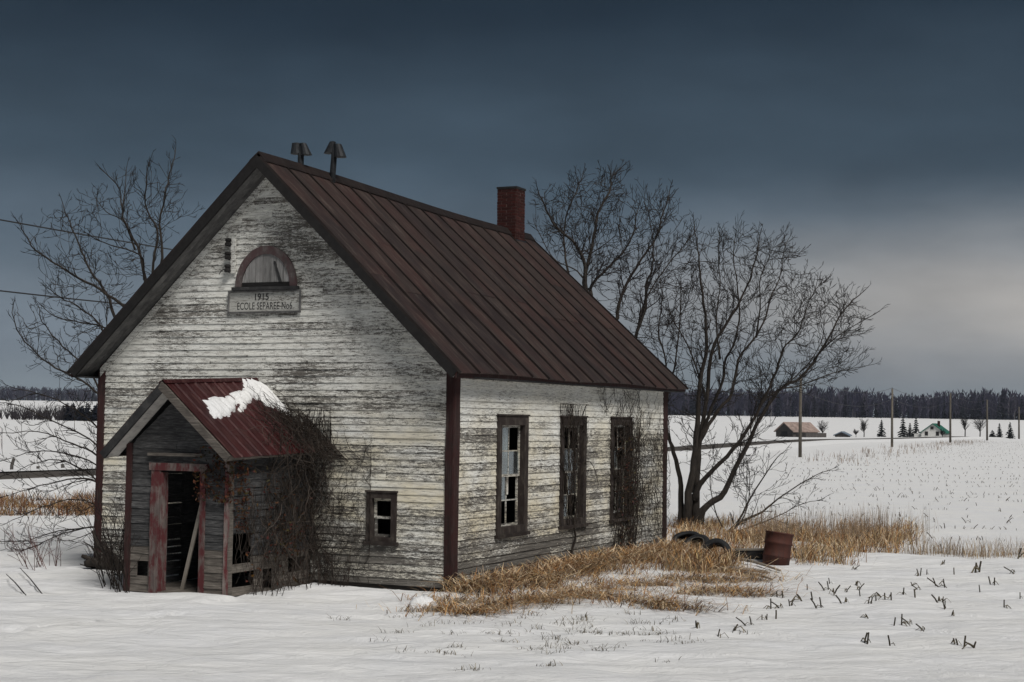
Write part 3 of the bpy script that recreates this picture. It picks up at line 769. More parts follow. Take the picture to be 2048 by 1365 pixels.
# things standing in or lying on the porch
plank = MB(); p0 = lw(-2.16, 3.91, .02); p1 = lw(-2.38, 3.385, 1.50)
d_ = (p1-p0).normalized(); sd_ = d_.cross(SD).normalized()*.033; th_ = d_.cross(sd_).normalized()*.014
plank.hexa([p0+sd_+th_, p0-sd_+th_, p0-sd_-th_, p0+sd_-th_, p1+sd_+th_, p1-sd_+th_, p1-sd_-th_, p1+sd_-th_])
tag(link('leaning_plank', plank, 'log'), 'thin pale plank leaning in the dark porch doorway', 'plank')
# melting snow left on the porch roof (a solid sheet a few centimetres thick)
poly = [(406, 799), (430, 834), (455, 830), (482, 824), (498, 806), (520, 803), (548, 812), (575, 826), (604, 836), (600, 815), (585, 800), (560, 790), (545, 772), (528, 760), (505, 756), (482, 757), (492, 770), (487, 778), (468, 784), (450, 795), (428, 793)]
r0 = lw(*PRF[0]); r1 = lw(*PRF[1]); e0 = lw(*PRF[2]); pn = (r1-r0).cross(e0-r0).normalized(); pn = pn if pn.z > 0 else -pn
ux = (r1-r0).normalized(); vx = pn.cross(ux); vx = vx if vx.z < 0 else -vx
P2 = []
for q in poly:
    P = onplane(*q, r0+pn*.03, pn)-r0; P2.append((P.dot(ux), P.dot(vx)))
def inpoly(x, y):
    c = False; j = len(P2)-1
    for i in range(len(P2)):
        (xi, yi), (xj, yj) = P2[i], P2[j]
        if (yi > y) != (yj > y) and x < (xj-xi)*(y-yi)/(yj-yi)+xi: c = not c
        j = i
    return c
def edged(x, y):
    best = 9
    for i in range(len(P2)):
        a = Vector(P2[i]); b = Vector(P2[i-1]); p = Vector((x, y)); t = max(0, min(1, (p-a).dot(b-a)/max(1e-9, (b-a).length_squared))); best = min(best, (p-(a+(b-a)*t)).length)
    return best
sm2 = MB(); step = .022; idx = {}
x0 = min(p[0] for p in P2)-.06; x1 = max(p[0] for p in P2)+.06; y0 = max(.0, min(p[1] for p in P2)-.06); y1 = max(p[1] for p in P2)+.06
NX, NY = int((x1-x0)/step), int((y1-y0)/step)
def sheight(x, y):
    e = edged(x, y) if inpoly(x, y) else -edged(x, y)
    e += .06*mnoise.noise((x*9, y*9, 2))+.02*mnoise.noise((x*22, y*5, 4)); streak_ = .5+.5*mnoise.noise((x*16, y*1.2, 7))
    hole = mnoise.noise((x*5, y*4, 11))
    if x > 1.0 and hole > .10: e -= .14
    return .056*(1-math.exp(-max(0, e)/.05))*(.65+.45*streak_)+.004 if e > 0 else -1
hh = {(i, j): sheight(x0+i*step, y0+j*step) for i in range(NX+1) for j in range(NY+1)}
def vid(i, j):
    if (i, j) not in idx:
        x = x0+i*step; y = y0+j*step; idx[(i, j)] = len(sm2.v); sm2.v.append(tuple(r0+ux*x+vx*y+pn*(hh[(i, j)]+.012 if hh[(i, j)] > 0 else -.005)))
    return idx[(i, j)]
for i in range(NX):
    for j in range(NY):
        if max(hh[(i+a, j+b)] for a in (0, 1) for b in (0, 1)) > 0: sm2.f.append((vid(i, j), vid(i+1, j), vid(i+1, j+1), vid(i, j+1)))
tag(link('snow_patch', sm2, 'snow', None, True), 'ragged patch of melting snow on the red porch roof', 'snow')

# ================================================================== bare trees
def catmull(pts, n):
    P = [Vector(p) for p in pts]; P = [P[0]*2-P[1]]+P+[P[-1]*2-P[-2]]; out = []
    S = len(P)-3
    for k in range(n+1):
        t = k/n*S; i = min(int(t), S-1); f = t-i; a, b, c, d = P[i:i+4]
        out.append(.5*((2*b)+(c-a)*f+(2*a-5*b+4*c-d)*f*f+(3*b-a-3*c+d)*f**3))
    return out
def rdir(r):
    while True:
        v = Vector((r.uniform(-1, 1), r.uniform(-1, 1), r.uniform(-1, 1)))
        if .05 < v.length < 1: return v.normalized()
def twig(mb, p, d, ln, r0, level, r, up=.35, dens=1.0, rmin=.0042, flat=0):
    n = 3 if ln < .6 else 5
    pts = [p.copy()]; dd = d.copy(); seg = ln/n
    for i in range(n):
        dd = (dd+rdir(r)*.13+Vector((0, 0, up*.20))).normalized(); pts.append(pts[-1]+dd*seg)
    rr = [max(rmin, lerp(r0, max(rmin, r0*.35), i/n)) for i in range(n+1)]; rr[-1] = rmin*.7
    mb.tube(pts, rr, 3 if r0 < .02 else 5, False)
    if level <= 0: return
    cnt = int(ln*dens*(5.2 if level > 1 else 6.0)+r.random())
    for k in range(cnt):
        t = r.uniform(.18, 1.0); i = min(n-1, int(t*n)); q = pts[i].lerp(pts[i+1], t*n-i); tg = (pts[i+1]-pts[i]).normalized()
        ax = tg.cross(rdir(r))
        if ax.length < .01: continue
        ax.normalize(); al = r.uniform(.32, .82); nd = (tg*math.cos(al)+ax*math.sin(al)).normalized()
        nl = ln*r.uniform(.28, .55)*(1.15-.55*t)
        if nl < .10: nl = .10
        twig(mb, q, nd, nl, max(rmin, rr[i]*.58), level-1, r, up, dens, rmin)
def tree(name, label, limbs, base, seed, spawn=3.4, lv=2, tl=1.0, up=.35, group=None, start=.22, rmin=.0054, targets=()):
    """limbs: (points, r0, r1, first fraction that carries branches)"""
    r = random.Random(seed); root = thing(name, label, 'tree', base, 0, group)
    tb, cb = MB(), MB(); inv = Vector(base); twiggy = []; nodes = []
    for L_ in limbs:
        pts, r0, r1 = L_[:3]; st = L_[3] if len(L_) > 3 else start
        pts = [Vector(p)-inv for p in pts]; n = max(6, len(pts)*3)
        path = catmull(pts, n); ln = sum((path[i+1]-path[i]).length for i in range(n))
        path = [p+rdir(r)*.02*min(1, ln/6) for p in path]
        rad = [lerp(r0, r1, (i/n)**.42)*(1+.06*r.uniform(-1, 1)) for i in range(n+1)]
        tb.tube(path, rad, 8 if r0 > .05 else 6)
        twiggy.append((path, rad, st, ln, 1.0))
        for i in range(int(n*st*.8), n): nodes.append((path[i], (path[i+1]-path[i]).normalized(), rad[i]))
        twig(cb, path[-1], (path[-1]-path[-2]).normalized(), tl*.4, max(r1, rmin), lv, r, up, 1.0, rmin)
    # branchlets reaching out through the crown volume
    tg_ = []
    for P_ in targets:
        P_ = P_-inv; tg_.append((min((P_-nd[0]).length for nd in nodes), P_))
    tg_.sort(key=lambda v: v[0])
    for _, P_ in tg_:
        best, bs = None, 1e9
        for nd in nodes:
            v = P_-nd[0]; L_ = v.length
            if L_ < .12 or L_ > 4.5: continue
            c_ = v.dot(nd[1])/L_
            if c_ < .25 or v.z < -.25*L_: continue
            sc_ = L_*(1.9-c_)
            if sc_ < bs: bs, best = sc_, nd
        if not best: continue
        q, tg, ra = best; v = P_-q; L_ = v.length; c1 = q+tg*L_*.38+rdir(r)*L_*.05; c2 = P_-(v.normalized()*.6+Vector((0, 0, .5))+rdir(r)*.25).normalized()*L_*.33; sp2 = []
        for j in range(7):
            t = j/6; sp2.append(q*(1-t)**3+c1*3*t*(1-t)**2+c2*3*t*t*(1-t)+P_*t**3+rdir(r)*.012*L_*(j > 0))
        r_a = min(ra*.7, .007+.0075*L_); rd2 = [lerp(r_a, rmin*1.15, (j/6)**.8) for j in range(7)]; tb.tube(sp2, rd2, 5)
        for j in range(2, 6): nodes.append((sp2[j], (sp2[j+1]-sp2[j]).normalized(), rd2[j]))
        twiggy.append((sp2, rd2, .12, L_, .85))
    if True:
        for pth, rd_, st_a, ln_a, sc_a in twiggy:
            nn = len(pth)-1; cnt = int(ln_a*(1-st_a)*spawn)
            for k in range(cnt):
                t = st_a+(1-st_a)*((k+r.random())/cnt); i = min(nn-1, int(t*nn)); q = pth[i].lerp(pth[i+1], t*nn-i); tg = (pth[i+1]-pth[i]).normalized()
                ax = tg.cross(rdir(r)).normalized(); al = r.uniform(.35, .85); nd = tg*math.cos(al)+ax*math.sin(al)
                nl = tl*sc_a*r.uniform(.5, 1.4)*(1.12-.78*t)
                twig(cb, q, nd, nl, min(.020, max(rmin*1.2, rd_[i]*.45)), lv, r, up, 1.0, rmin)
    link('trunk', tb, 'bark', root, True); link('crown', cb, 'twig', root)
    return root
def crown_points(poly, n, d, spread, seed):
    r = random.Random(seed); out = []; xs_ = [p[0] for p in poly]; ys_ = [p[1] for p in poly]
    while len(out) < n:
        x, y = r.uniform(min(xs_), max(xs_)), r.uniform(min(ys_), max(ys_)); c = False; j = len(poly)-1
        for i in range(len(poly)):
            (xi, yi), (xj, yj) = poly[i], poly[j]
            if (yi > y) != (yj > y) and x < (xj-xi)*(y-yi)/(yj-yi)+xi: c = not c
            j = i
        if c: out.append(D(x, y, d+max(-2, min(2, r.gauss(0, 1)))*spread))
    return out
def PX(pts, d0, d1): return [D(x, y, lerp(d0, d1, i/(len(pts)-1))) for i, (x, y) in enumerate(pts)]
# willow-like tree right of the school
b = G(1383, 1056); d0 = b.y
limbs = []
for pts, r0, r1, dd, st in (
    ([(1364, 1064), (1362, 1015), (1360, 960), (1348, 905), (1337, 872), (1330, 820), (1342, 760), (1351, 721), (1359, 640), (1362, 575)], .17, .012, 1.5, .35),
    ([(1376, 1064), (1376, 1000), (1388, 930), (1394, 850), (1402, 760), (1413, 700), (1410, 630), (1402, 560), (1396, 500), (1388, 452)], .22, .012, -.8, .3),
    ([(1391, 1062), (1393, 990), (1395, 940), (1400, 880), (1412, 800), (1425, 700), (1454, 648), (1482, 600), (1503, 550), (1516, 500), (1520, 470)], .2, .011, 1.0, .32),
    ([(1390, 985), (1396, 900), (1410, 850), (1424, 813), (1446, 758), (1450, 720), (1467, 690), (1478, 640), (1476, 580), (1468, 520), (1470, 475)], .12, .011, -1.6, .3),
    ([(1400, 880), (1430, 830), (1464, 787), (1477, 721), (1509, 677), (1531, 637), (1540, 598), (1560, 556), (1566, 510), (1577, 478)], .10, .011, 2.0, .25),
    ([(1388, 1000), (1400, 968), (1425, 943), (1465, 901), (1505, 842), (1536, 782), (1553, 738), (1566, 700), (1597, 664), (1612, 620), (1633, 570)], .15, .011, -1.2, .25),
    ([(1398, 1062), (1408, 1018), (1446, 989), (1468, 945), (1498, 886), (1527, 824), (1563, 777), (1600, 757), (1633, 714), (1664, 666), (1680, 630), (1712, 595), (1728, 583)], .18, .010, .6, .28),
    ([(1627, 722), (1645, 700), (1672, 675), (1702, 655), (1750, 628)], .04, .009, -1.0, .1),
    ([(1563, 777), (1600, 772), (1650, 752), (1700, 738), (1742, 730)], .04, .008, 1.0, .1),
    ([(1505, 842), (1530, 800), (1570, 770), (1610, 735), (1640, 690), (1650, 640)], .05, .009, 1.5, .1),
    ([(1412, 800), (1395, 740), (1370, 680), (1345, 640), (1335, 600)], .06, .009, -1.5, .15),
    ([(1440, 720), (1432, 640), (1440, 570), (1436, 510), (1440, 470)], .05, .009, 1.0, .1),
    ([(1512, 675), (1520, 620), (1520, 560), (1540, 510), (1535, 480)], .045, .009, -1.0, .1)):
    limbs.append((PX(pts, d0, d0+dd), r0*.78, r1*.9, st))
tree('bare_tree', 'large leafless many-stemmed tree right of the schoolhouse', limbs, b, 11, 4.0, 2, .9, .36, targets=crown_points([(1345, 770), (1328, 650), (1358, 550), (1392, 470), (1428, 460), (1454, 445), (1483, 455), (1516, 462), (1535, 482), (1560, 470), (1590, 488), (1606, 524), (1633, 545), (1659, 560), (1690, 570), (1724, 590), (1742, 628), (1724, 668), (1714, 700), (1700, 760), (1590, 778), (1540, 800), (1420, 800)], 620, d0, 1.2, 91)+crown_points([(1340, 790), (1560, 790), (1540, 900), (1480, 1000), (1400, 990), (1345, 960)], 80, d0, 1.0, 92))
# low spreading bush at its foot
b2 = G(1462, 1066); limbs = []
for pts, r0, r1, dd in (([(1455, 1068), (1478, 1046), (1527, 1022), (1564, 992), (1622, 956), (1664, 938)], .07, .008, .8), ([(1458, 1066), (1476, 1044), (1505, 989), (1549, 923), (1571, 901)], .06, .008, -.6),
                       ([(1450, 1066), (1430, 1020), (1420, 960), (1432, 910)], .03, .007, .5), ([(1460, 1066), (1490, 1030), (1500, 960), (1490, 900)], .03, .007, .9), ([(1465, 1066), (1540, 1040), (1600, 1010), (1640, 1000)], .03, .007, -.8)):
    limbs.append((PX(pts, b2.y, b2.y+dd), r0, r1, .15))
tree('bare_shrub', 'low sprawling leafless shrub beside the foot of the large tree', limbs, b2, 12, 3.4, 2, .8, .3, None, .2, .005, targets=crown_points([(1420, 900), (1560, 905), (1650, 940), (1600, 1020), (1480, 1040)], 40, b2.y, .6, 96))
# tree behind the roof, right of the chimney
d0 = 44.5; bx_ = D(1245, 1040, d0); b3 = Vector((bx_.x, bx_.y, 0)); limbs = []
def fromroot(pts, dd): return [b3+Vector((0, 0, -.1)), lerp(b3, D(*pts[0], d0), .5)+Vector((0, 0, .1))]+PX(pts, d0+dd*.3, d0+dd)
for pts, r0, r1, dd in (
    ([(1180, 610), (1172, 578), (1168, 527), (1146, 483), (1113, 454), (1088, 410), (1077, 384)], .15, .011, -1),
    ([(1176, 600), (1168, 556), (1187, 483), (1194, 428), (1219, 384), (1223, 355), (1240, 337)], .13, .011, 1),
    ([(1184, 600), (1181, 578), (1212, 538), (1245, 505), (1267, 465), (1275, 420)], .11, .011, -.5),
    ([(1232, 660), (1234, 637), (1243, 593), (1260, 556), (1293, 505), (1311, 476), (1326, 428), (1340, 384)], .13, .011, .5),
    ([(1268, 690), (1271, 674), (1289, 622), (1293, 571), (1304, 538), (1307, 498), (1300, 450)], .13, .011, -1.2),
    ([(1271, 674), (1291, 600), (1333, 534), (1370, 490), (1392, 461)], .07, .010, 1.2),
    ([(1170, 560), (1150, 540), (1110, 520), (1085, 480), (1070, 450)], .05, .009, 1),
    ([(1140, 560), (1130, 500), (1130, 440), (1150, 390), (1165, 350)], .07, .010, 1.6),
    ([(1330, 780), (1330, 720), (1316, 660), (1325, 600), (1320, 560)], .06, .009, -.6)):
    limbs.append((fromroot(pts, dd), r0, r1*1.15, .42) if pts[0] not in ((1170, 560), (1271, 674)) else (PX(pts, d0, d0+dd), r0*.6, r1, .1))
tree('bare_tree', 'leafless tree rising behind the roof beside the brick chimney', limbs, b3, 13, 4.0, 2, .9, .36, targets=crown_points([(1068, 395), (1092, 376), (1142, 352), (1186, 350), (1219, 340), (1238, 342), (1268, 402), (1289, 394), (1335, 380), (1370, 432), (1386, 468), (1398, 560), (1345, 690), (1290, 672), (1180, 570), (1078, 485)], 500, d0, 1.2, 93))
# tree left of the school
d0 = 34.0; b4 = G(196, 1092); b4 = Vector((D(318, 1000, 36.5).x, 36.5, 0)); limbs = []
def lroot(pts, dd):
    (x0, y0), (x1, y1) = pts[0], pts[1]; k = 70/max(20, math.hypot(x0-x1, y0-y1))
    return [b4+Vector((0, 0, -.1)), lerp(b4, D(x0+(x0-x1)*k, y0+(y0-y1)*k, d0), .6), D(x0+(x0-x1)*k, y0+(y0-y1)*k, d0+dd*.2)]+PX(pts, d0+dd*.4, d0+dd)
for pts, r0, r1, dd in (
    ([(244, 611), (198, 577), (152, 554), (107, 524), (69, 497), (50, 470), (38, 444)], .09, .008, -1),
    ([(225, 620), (213, 585), (183, 547), (168, 512), (152, 478), (137, 440), (124, 406)], .09, .008, .8),
    ([(290, 600), (290, 554), (282, 509), (267, 478), (248, 444), (244, 410), (236, 371), (206, 341)], .10, .008, .5),
    ([(320, 560), (324, 509), (320, 451), (331, 387), (339, 349), (352, 299)], .10, .008, 1.4),
    ([(300, 590), (305, 539), (316, 463), (293, 417), (293, 364), (299, 326)], .09, .008, -.6),
    ([(288, 560), (282, 512), (229, 493), (190, 478), (168, 463)], .05, .007, -1),
    ([(270, 500), (248, 444), (213, 425), (190, 394)], .04, .007, 1),
    ([(215, 690), (198, 646), (152, 611), (114, 592), (95, 577)], .06, .007, -.5),
    ([(225, 690), (206, 653), (160, 646), (114, 634), (84, 611)], .06, .007, .9),
    ([(215, 820), (198, 790), (152, 756), (95, 726), (57, 691), (30, 653), (25, 615)], .07, .007, -1.4),
    ([(200, 780), (175, 737), (137, 703), (103, 669), (82, 638), (78, 611)], .06, .007, .6),
    ([(244, 420), (250, 380), (253, 337)], .03, .007, .8)):
    limbs.append((lroot(pts, dd), r0*.85, r1*1.1, .5) if pts[0] not in ((288, 560), (270, 500), (244, 420)) else (PX(pts, d0+.3, d0+dd), r0*.6, r1, .1))
for pts, r0, dd in (([(196, 914), (147, 890), (88, 865), (0, 866)], .05, -1.5), ([(196, 965), (139, 960), (73, 974), (0, 996)], .05, -.8), ([(196, 962), (147, 930), (92, 920), (10, 952)], .045, .8),
                    ([(190, 1056), (121, 1062), (55, 1081), (0, 1084)], .04, -.6), ([(192, 1052), (110, 1073), (55, 1099), (0, 1106)], .035, .4), ([(196, 890), (110, 845), (40, 812), (0, 806)], .04, .6),
                    ([(198, 860), (150, 820), (90, 790), (20, 775)], .04, -.6), ([(196, 930), (120, 905), (60, 905), (0, 925)], .035, 1.2), ([(196, 1010), (140, 1000), (70, 1020), (10, 1050)], .03, .5)):
    limbs.append(([b4+Vector((0, 0, -.1)), lerp(b4+Vector((0, 0, .3)), D(*pts[0], d0), .5)]+PX(pts, d0, d0+dd), r0, .007, .35))
tree('bare_tree', 'leafless wide-branching tree behind the left front corner of the schoolhouse', limbs, b4, 14, 3.4, 2, .65, .34, None, .2, .0044, targets=crown_points([(210, 352), (240, 345), (298, 335), (345, 312), (366, 350), (372, 420), (300, 520), (250, 605), (200, 660), (205, 790), (150, 780), (60, 720), (26, 655), (28, 620), (80, 615), (95, 580), (42, 452), (124, 414), (190, 402)], 430, d0, .9, 94)+crown_points([(0, 780), (196, 780), (196, 1090), (0, 1110)], 120, d0-.2, .7, 95))

# gnarled stump at the left corner
st_ = MB(); sp_ = G(205, 1142)
def swob(pts, rads, n=9):
    pts = catmull(pts, len(pts)*3); rr = [.85*lerp(rads[0], rads[1], i/(len(pts)-1))*(1+.25*rnd.uniform(-1, 1)) for i in range(len(pts))]; st_.tube(pts, rr, n)
dS = 29.6
swob(PX([(232, 1150), (225, 1118), (205, 1132), (188, 1125), (168, 1128)], dS, dS-.2), (.16, .06))
swob(PX([(226, 1150), (220, 1110), (198, 1092), (186, 1062)], dS, dS+.3), (.12, .04))
swob(PX([(210, 1150), (200, 1128), (178, 1118), (163, 1112)], dS, dS-.1), (.10, .03))
swob(PX([(224, 1140), (215, 1105), (206, 1070), (200, 1030)], dS+.3, dS+.6), (.11, .07))
for k in range(16):
    x0_, y0_ = rnd.uniform(195, 235), rnd.uniform(1110, 1150); an = rnd.uniform(2.2, 4.6); ln_ = rnd.uniform(25, 60)
    swob(PX([(x0_, y0_), (x0_+math.cos(an)*ln_*.5, y0_+math.sin(an)*ln_*.35+rnd.uniform(-8, 4)), (x0_+math.cos(an)*ln_+rnd.uniform(-8, 8), y0_+math.sin(an)*ln_*.5+rnd.uniform(-14, 6))], dS, dS+rnd.uniform(-.3, .3)), (rnd.uniform(.02, .05), .010), 6)
tag(link('gnarled_stump', st_, 'bark', None, True), 'gnarled dark stump beside the left corner of the porch', 'stump')

def stems(name, label, pts, h, n, spread, mat, seed, cat='shrub', lv=1, r0=.008, lean=(0, 0)):
    r = random.Random(seed); root = thing(name, label, cat, pts[0]); mb = MB()
    for k in range(n):
        q = pts[k % len(pts)]+Vector((r.uniform(-spread, spread), r.uniform(-spread, spread), 0))-pts[0]
        d = Vector((r.uniform(-.35, .35)+lean[0], r.uniform(-.35, .35)+lean[1], 1)).normalized()
        twig(mb, q+Vector((0, 0, -.05)), d, h*r.uniform(.5, 1.15), r0, lv, r, .1, .55, .004)
    tag(link('stems', mb, mat, root), kind='stuff'); return root
stems('sapling_clump', 'clump of dark thin saplings against the left side of the porch', [G(250, 1185), G(240, 1178), G(225, 1172)], 1.5, 26, .16, 'vine', 21, 'shrub', 1, .010, (-.25, 0))
stems('sapling_clump', 'leafless thin sapling in front of the wall strip left of the porch', [G(236, 1150)], 1.6, 7, .08, 'twig', 25, 'shrub', 2, .010)
stems('red_twig_shrub', 'small clump of reddish upright stems in snow left of the schoolhouse', [G(78, 1136), G(98, 1134), G(66, 1138)], .9, 20, .22, 'redtwig', 22, 'shrub', 1, .007, (-.12, 0))
for i, (pa_, pb_) in enumerate((((40, 1146), (84, 1188)), ((12, 1160), (52, 1190)))):
    p0, p1 = G(*pa_), G(*pb_); m = MB(); m.tube([p0+Vector((0, 0, .10)), lerp(p0, p1, .5)+Vector((0, 0, .07)), p1+Vector((0, 0, .0))], [.006, .010, .012], 5)
    tag(link('fallen_twig', m, 'twig'), ('upper' if i == 0 else 'lower')+' of two bent twigs sticking out of snow at left', 'twig', 'twigs in the snow at left')

# ================================================================== vines
def vine_mass(mb, r, pts_fn, n, seg, step, drift, rad, cling):
    for k in range(n):
        p, d = pts_fn(r); path = [p]; 
        for i in range(seg):
            d = (d+rdir(r)*.55+Vector(drift)*.25).normalized(); q = path[-1]+d*step*r.uniform(.7, 1.2); q = cling(q, r); path.append(q)
        rr = r.choice(rad); mb.tube(path, [rr*(1-.5*i/seg) for i in range(seg+1)], 3, False)
def leaves(mb, cols, r, spots, size):
    mb.c = mb.c if mb.c is not None else []
    for p in spots:
        s = size*r.uniform(.6, 1.3); a = rdir(r)*s; b = rdir(r)*s*.6; o = len(mb.v)
        mb.v.extend([tuple(p-a), tuple(p+b), tuple(p+a*1.1), tuple(p-b)]); mb.f.append((o, o+1, o+2, o+3)); c = r.choice(cols); mb.c.extend([tuple(v*r.uniform(.6, 1.2) for v in c)]*4)
# all in schoolhouse coordinates, parented by placing the Empty at the schoolhouse frame
def vthing(name, label): return thing(name, label, 'vine', O3, math.pi/2-TH)
r = random.Random(5)
v1 = vthing('porch_vine', 'tangled dry vine smothering the right side and roof corner of the porch')
vm = MB()
def cl(q, r):      # keep outside of porch wall, facade and roof
    q = q.copy(); q.x = min(q.x, -.05-r.uniform(0, .03)); q.x = max(q.x, -2.35)
    if q.z < 2.3: q.y = min(q.y, PB0-.03-r.uniform(0, .05)); q.y = max(q.y, PB0-.5)
    else:
        v = (3.97-q.y)/(3.97-2.6); zz = lerp(3.58, 2.36, v)+.05; q.z = max(q.z, zz); q.z = min(q.z, zz+.28)
    q.z = max(q.z, .02); return q
def f1(r):
    return Vector((-r.random()**1.8*1.5-.05, PB0-.05-r.random()**2.4*.38, 2.5-2.2*r.random()**1.5)), Vector((r.uniform(-.5, .4), r.uniform(-.3, .2), r.choice((-1, 1, 1)))).normalized()
vine_mass(vm, r, f1, 260, 9, .15, (0, -.02, .05), (.004, .005, .006, .009), cl)
def f2(r): return Vector((-.05-r.random()**1.6*.9, r.uniform(2.35, 3.15), r.uniform(2.3, 3.1))), Vector((r.uniform(-.4, .4), r.uniform(-.6, .6), r.uniform(-.3, .9))).normalized()
vine_mass(vm, r, f2, 230, 8, .12, (.1, 0, .15), (.004, .005, .007), cl)
def f3(r): return Vector((-.045, 2.75-r.random()**1.5*1.1, r.uniform(.2, 2.6))), Vector((0, r.uniform(-.5, .3), r.uniform(-1, 1))).normalized()
def cl3(q, r): q = q.copy(); q.x = -.05-r.uniform(0, .03); q.y = min(2.74, max(1.55, q.y)); q.z = max(.05, min(q.z, 2.9)); return q
vine_mass(vm, r, f3, 150, 9, .13, (0, -.03, -.02), (.0035, .004, .006), cl3)
def f4(r): return Vector((-r.uniform(.1, 2.2), PB0-.05-r.random()*.15, r.uniform(.9, 1.9))), Vector((r.uniform(-.2, .2), r.uniform(-.2, .1), -1)).normalized()
vine_mass(vm, r, f4, 60, 10, .14, (0, 0, -.9), (.004, .005, .006), cl)
link('stems', vm, 'vine', v1)
vm = MB(); vine_mass(vm, r, f1, 60, 10, .16, (0, -.02, -.1), (.004, .005), cl); vine_mass(vm, r, f4, 50, 10, .14, (0, 0, -.9), (.004, .005), cl); link('pale_stems', vm, 'palevine', v1)
m = MB(); m.c = []
rust = ((.065, .028, .016), (.05, .022, .013), (.09, .045, .024), (.035, .02, .014))
spots = [Vector((PA-.03-r.random()*.10, PB0-.1+r.random()**1.5*.75, 2.42-r.random()**.8*.9)) for _ in range(420)]
spots = [s for s in spots if s.z < 2.32+ (s.y-PB0)*.6]
spots += [Vector((PA+r.random()*.35, PB0-.06-r.random()*.12, 2.25-r.random()*1.2)) for _ in range(260)]
spots += [Vector((-r.gauss(1.0, .3), PB0-.08-r.random()*.2, r.uniform(.55, 1.15))) for _ in range(220)]
spots += [Vector((-r.uniform(.3, 2.2), PB0-.06-r.random()*.2, r.uniform(.0, 2.2))) for _ in range(260)]
leaves(m, rust, r, spots, .035); link('dead_leaves', m, 'attr', v1)
# weeds and bent stems at the foot of the porch wall
v4 = vthing('dead_weeds', 'bent dead weed stems at the foot of the wall right of the porch'); v4['category'] = 'weeds'
vm = MB()
for k in range(70):
    p = Vector((-r.uniform(.1, 2.1), PB0-.15-r.random()*.5, 0)) if k < 45 else Vector((-.3-r.random()*.2, r.uniform(1.8, 2.4), 0))
    twig(vm, p, Vector((r.uniform(-.4, .4), r.uniform(-.4, .3), 1)).normalized(), r.uniform(.3, .8), .006, 1, r, -.1, .5, .0035)
link('stems', vm, 'vine', v4)
# middle window vine
v2 = vthing('window_vine', 'thin climbing vine rising over the middle tall window'); vm = MB(); r = random.Random(6)
vm.tube(catmull([Vector(side(*q)) for q in ((5.05, .0, .06), (5.12, .35, .07), (5.25, .62, .09), (5.18, .9, .08), (5.32, 1.2, .08), (5.2, 1.6, .07), (5.25, 2.1, .07), (5.1, 2.6, .07))], 20), [.026-.0008*i for i in range(21)], 5)
vm.tube(catmull([Vector(side(*q)) for q in ((5.3, 1.3, .08), (5.6, 2.0, .08), (5.95, 2.1, .09), (6.25, 1.9, .1), (6.38, 1.62, .12))], 14), [.012-.0004*i for i in range(15)], 4)
def f5(r): return Vector(side(r.gauss(5.15, .25), r.uniform(.8, 2.9), .06)), Vector((r.uniform(-.4, .4), 0, 1)).normalized()
def cl5(q, r): q = q.copy(); q.y = -.06-r.uniform(0, .03); q.x = min(5.9, max(4.45, q.x)); q.z = max(.0, min(q.z, 3.25)); return q
vine_mass(vm, r, f5, 110, 9, .14, (0, 0, .4), (.005, .006, .009), cl5); link('stems', vm, 'vine', v2)
# third window vine, spreading to the far corner
v3 = vthing('window_vine', 'dense brown vine covering the last tall window and the wall beyond'); vm = MB(); r = random.Random(7)
for k in range(16):
    u = r.uniform(7.5, 8.75); pts = [(u, -.02, .07)]
    for q in range(7): pts.append((max(7.2, min(9.3, pts[-1][0]+r.uniform(-.14, .14))), pts[-1][1]+.42, .05+r.random()*.06))
    vm.tube(catmull([Vector(side(*q)) for q in pts], 16), [.013-.0004*i for i in range(17)], 4, False)
def f6(r): return Vector(side(r.gauss(8.1, .38), r.uniform(.1, 2.8), .07)), Vector((r.uniform(-.5, .6), 0, r.uniform(-.6, 1))).normalized()
def cl6(q, r): q = q.copy(); q.y = -.05-r.uniform(0, .07); q.x = min(10.9, max(7.1, q.x)); q.z = max(.0, min(q.z, 3.6)); return q
vine_mass(vm, r, f6, 230, 9, .13, (.02, 0, .1), (.005, .006, .009), cl6)
def f7(r): return Vector(side(r.uniform(8.5, 10.7), r.uniform(.3, 2.9), .07)), Vector((r.uniform(-.8, .8), 0, r.uniform(-1, 1))).normalized()
vine_mass(vm, r, f7, 210, 9, .14, (0, 0, .05), (.004, .005, .007), cl6)
def f8(r): return Vector(side(r.uniform(6.6, 9.0), r.uniform(2.9, 3.4), .05)), Vector((r.uniform(-.8, .8), 0, r.uniform(-.4, 1))).normalized()
vine_mass(vm, r, f8, 40, 8, .12, (0, 0, .1), (.004, .005, .006), lambda q, r: Vector((q.x, -.05-r.random()*.04, min(q.z, 3.75))))
link('stems', vm, 'vine', v3)
m = MB(); m.c = []; leaves(m, ((.06, .04, .03), (.09, .05, .03)), r, [Vector(side(r.gauss(8.15, .35), r.uniform(.1, 2.6), .08+r.random()*.05)) for _ in range(260)], .03); link('dead_leaves', m, 'attr', v3)

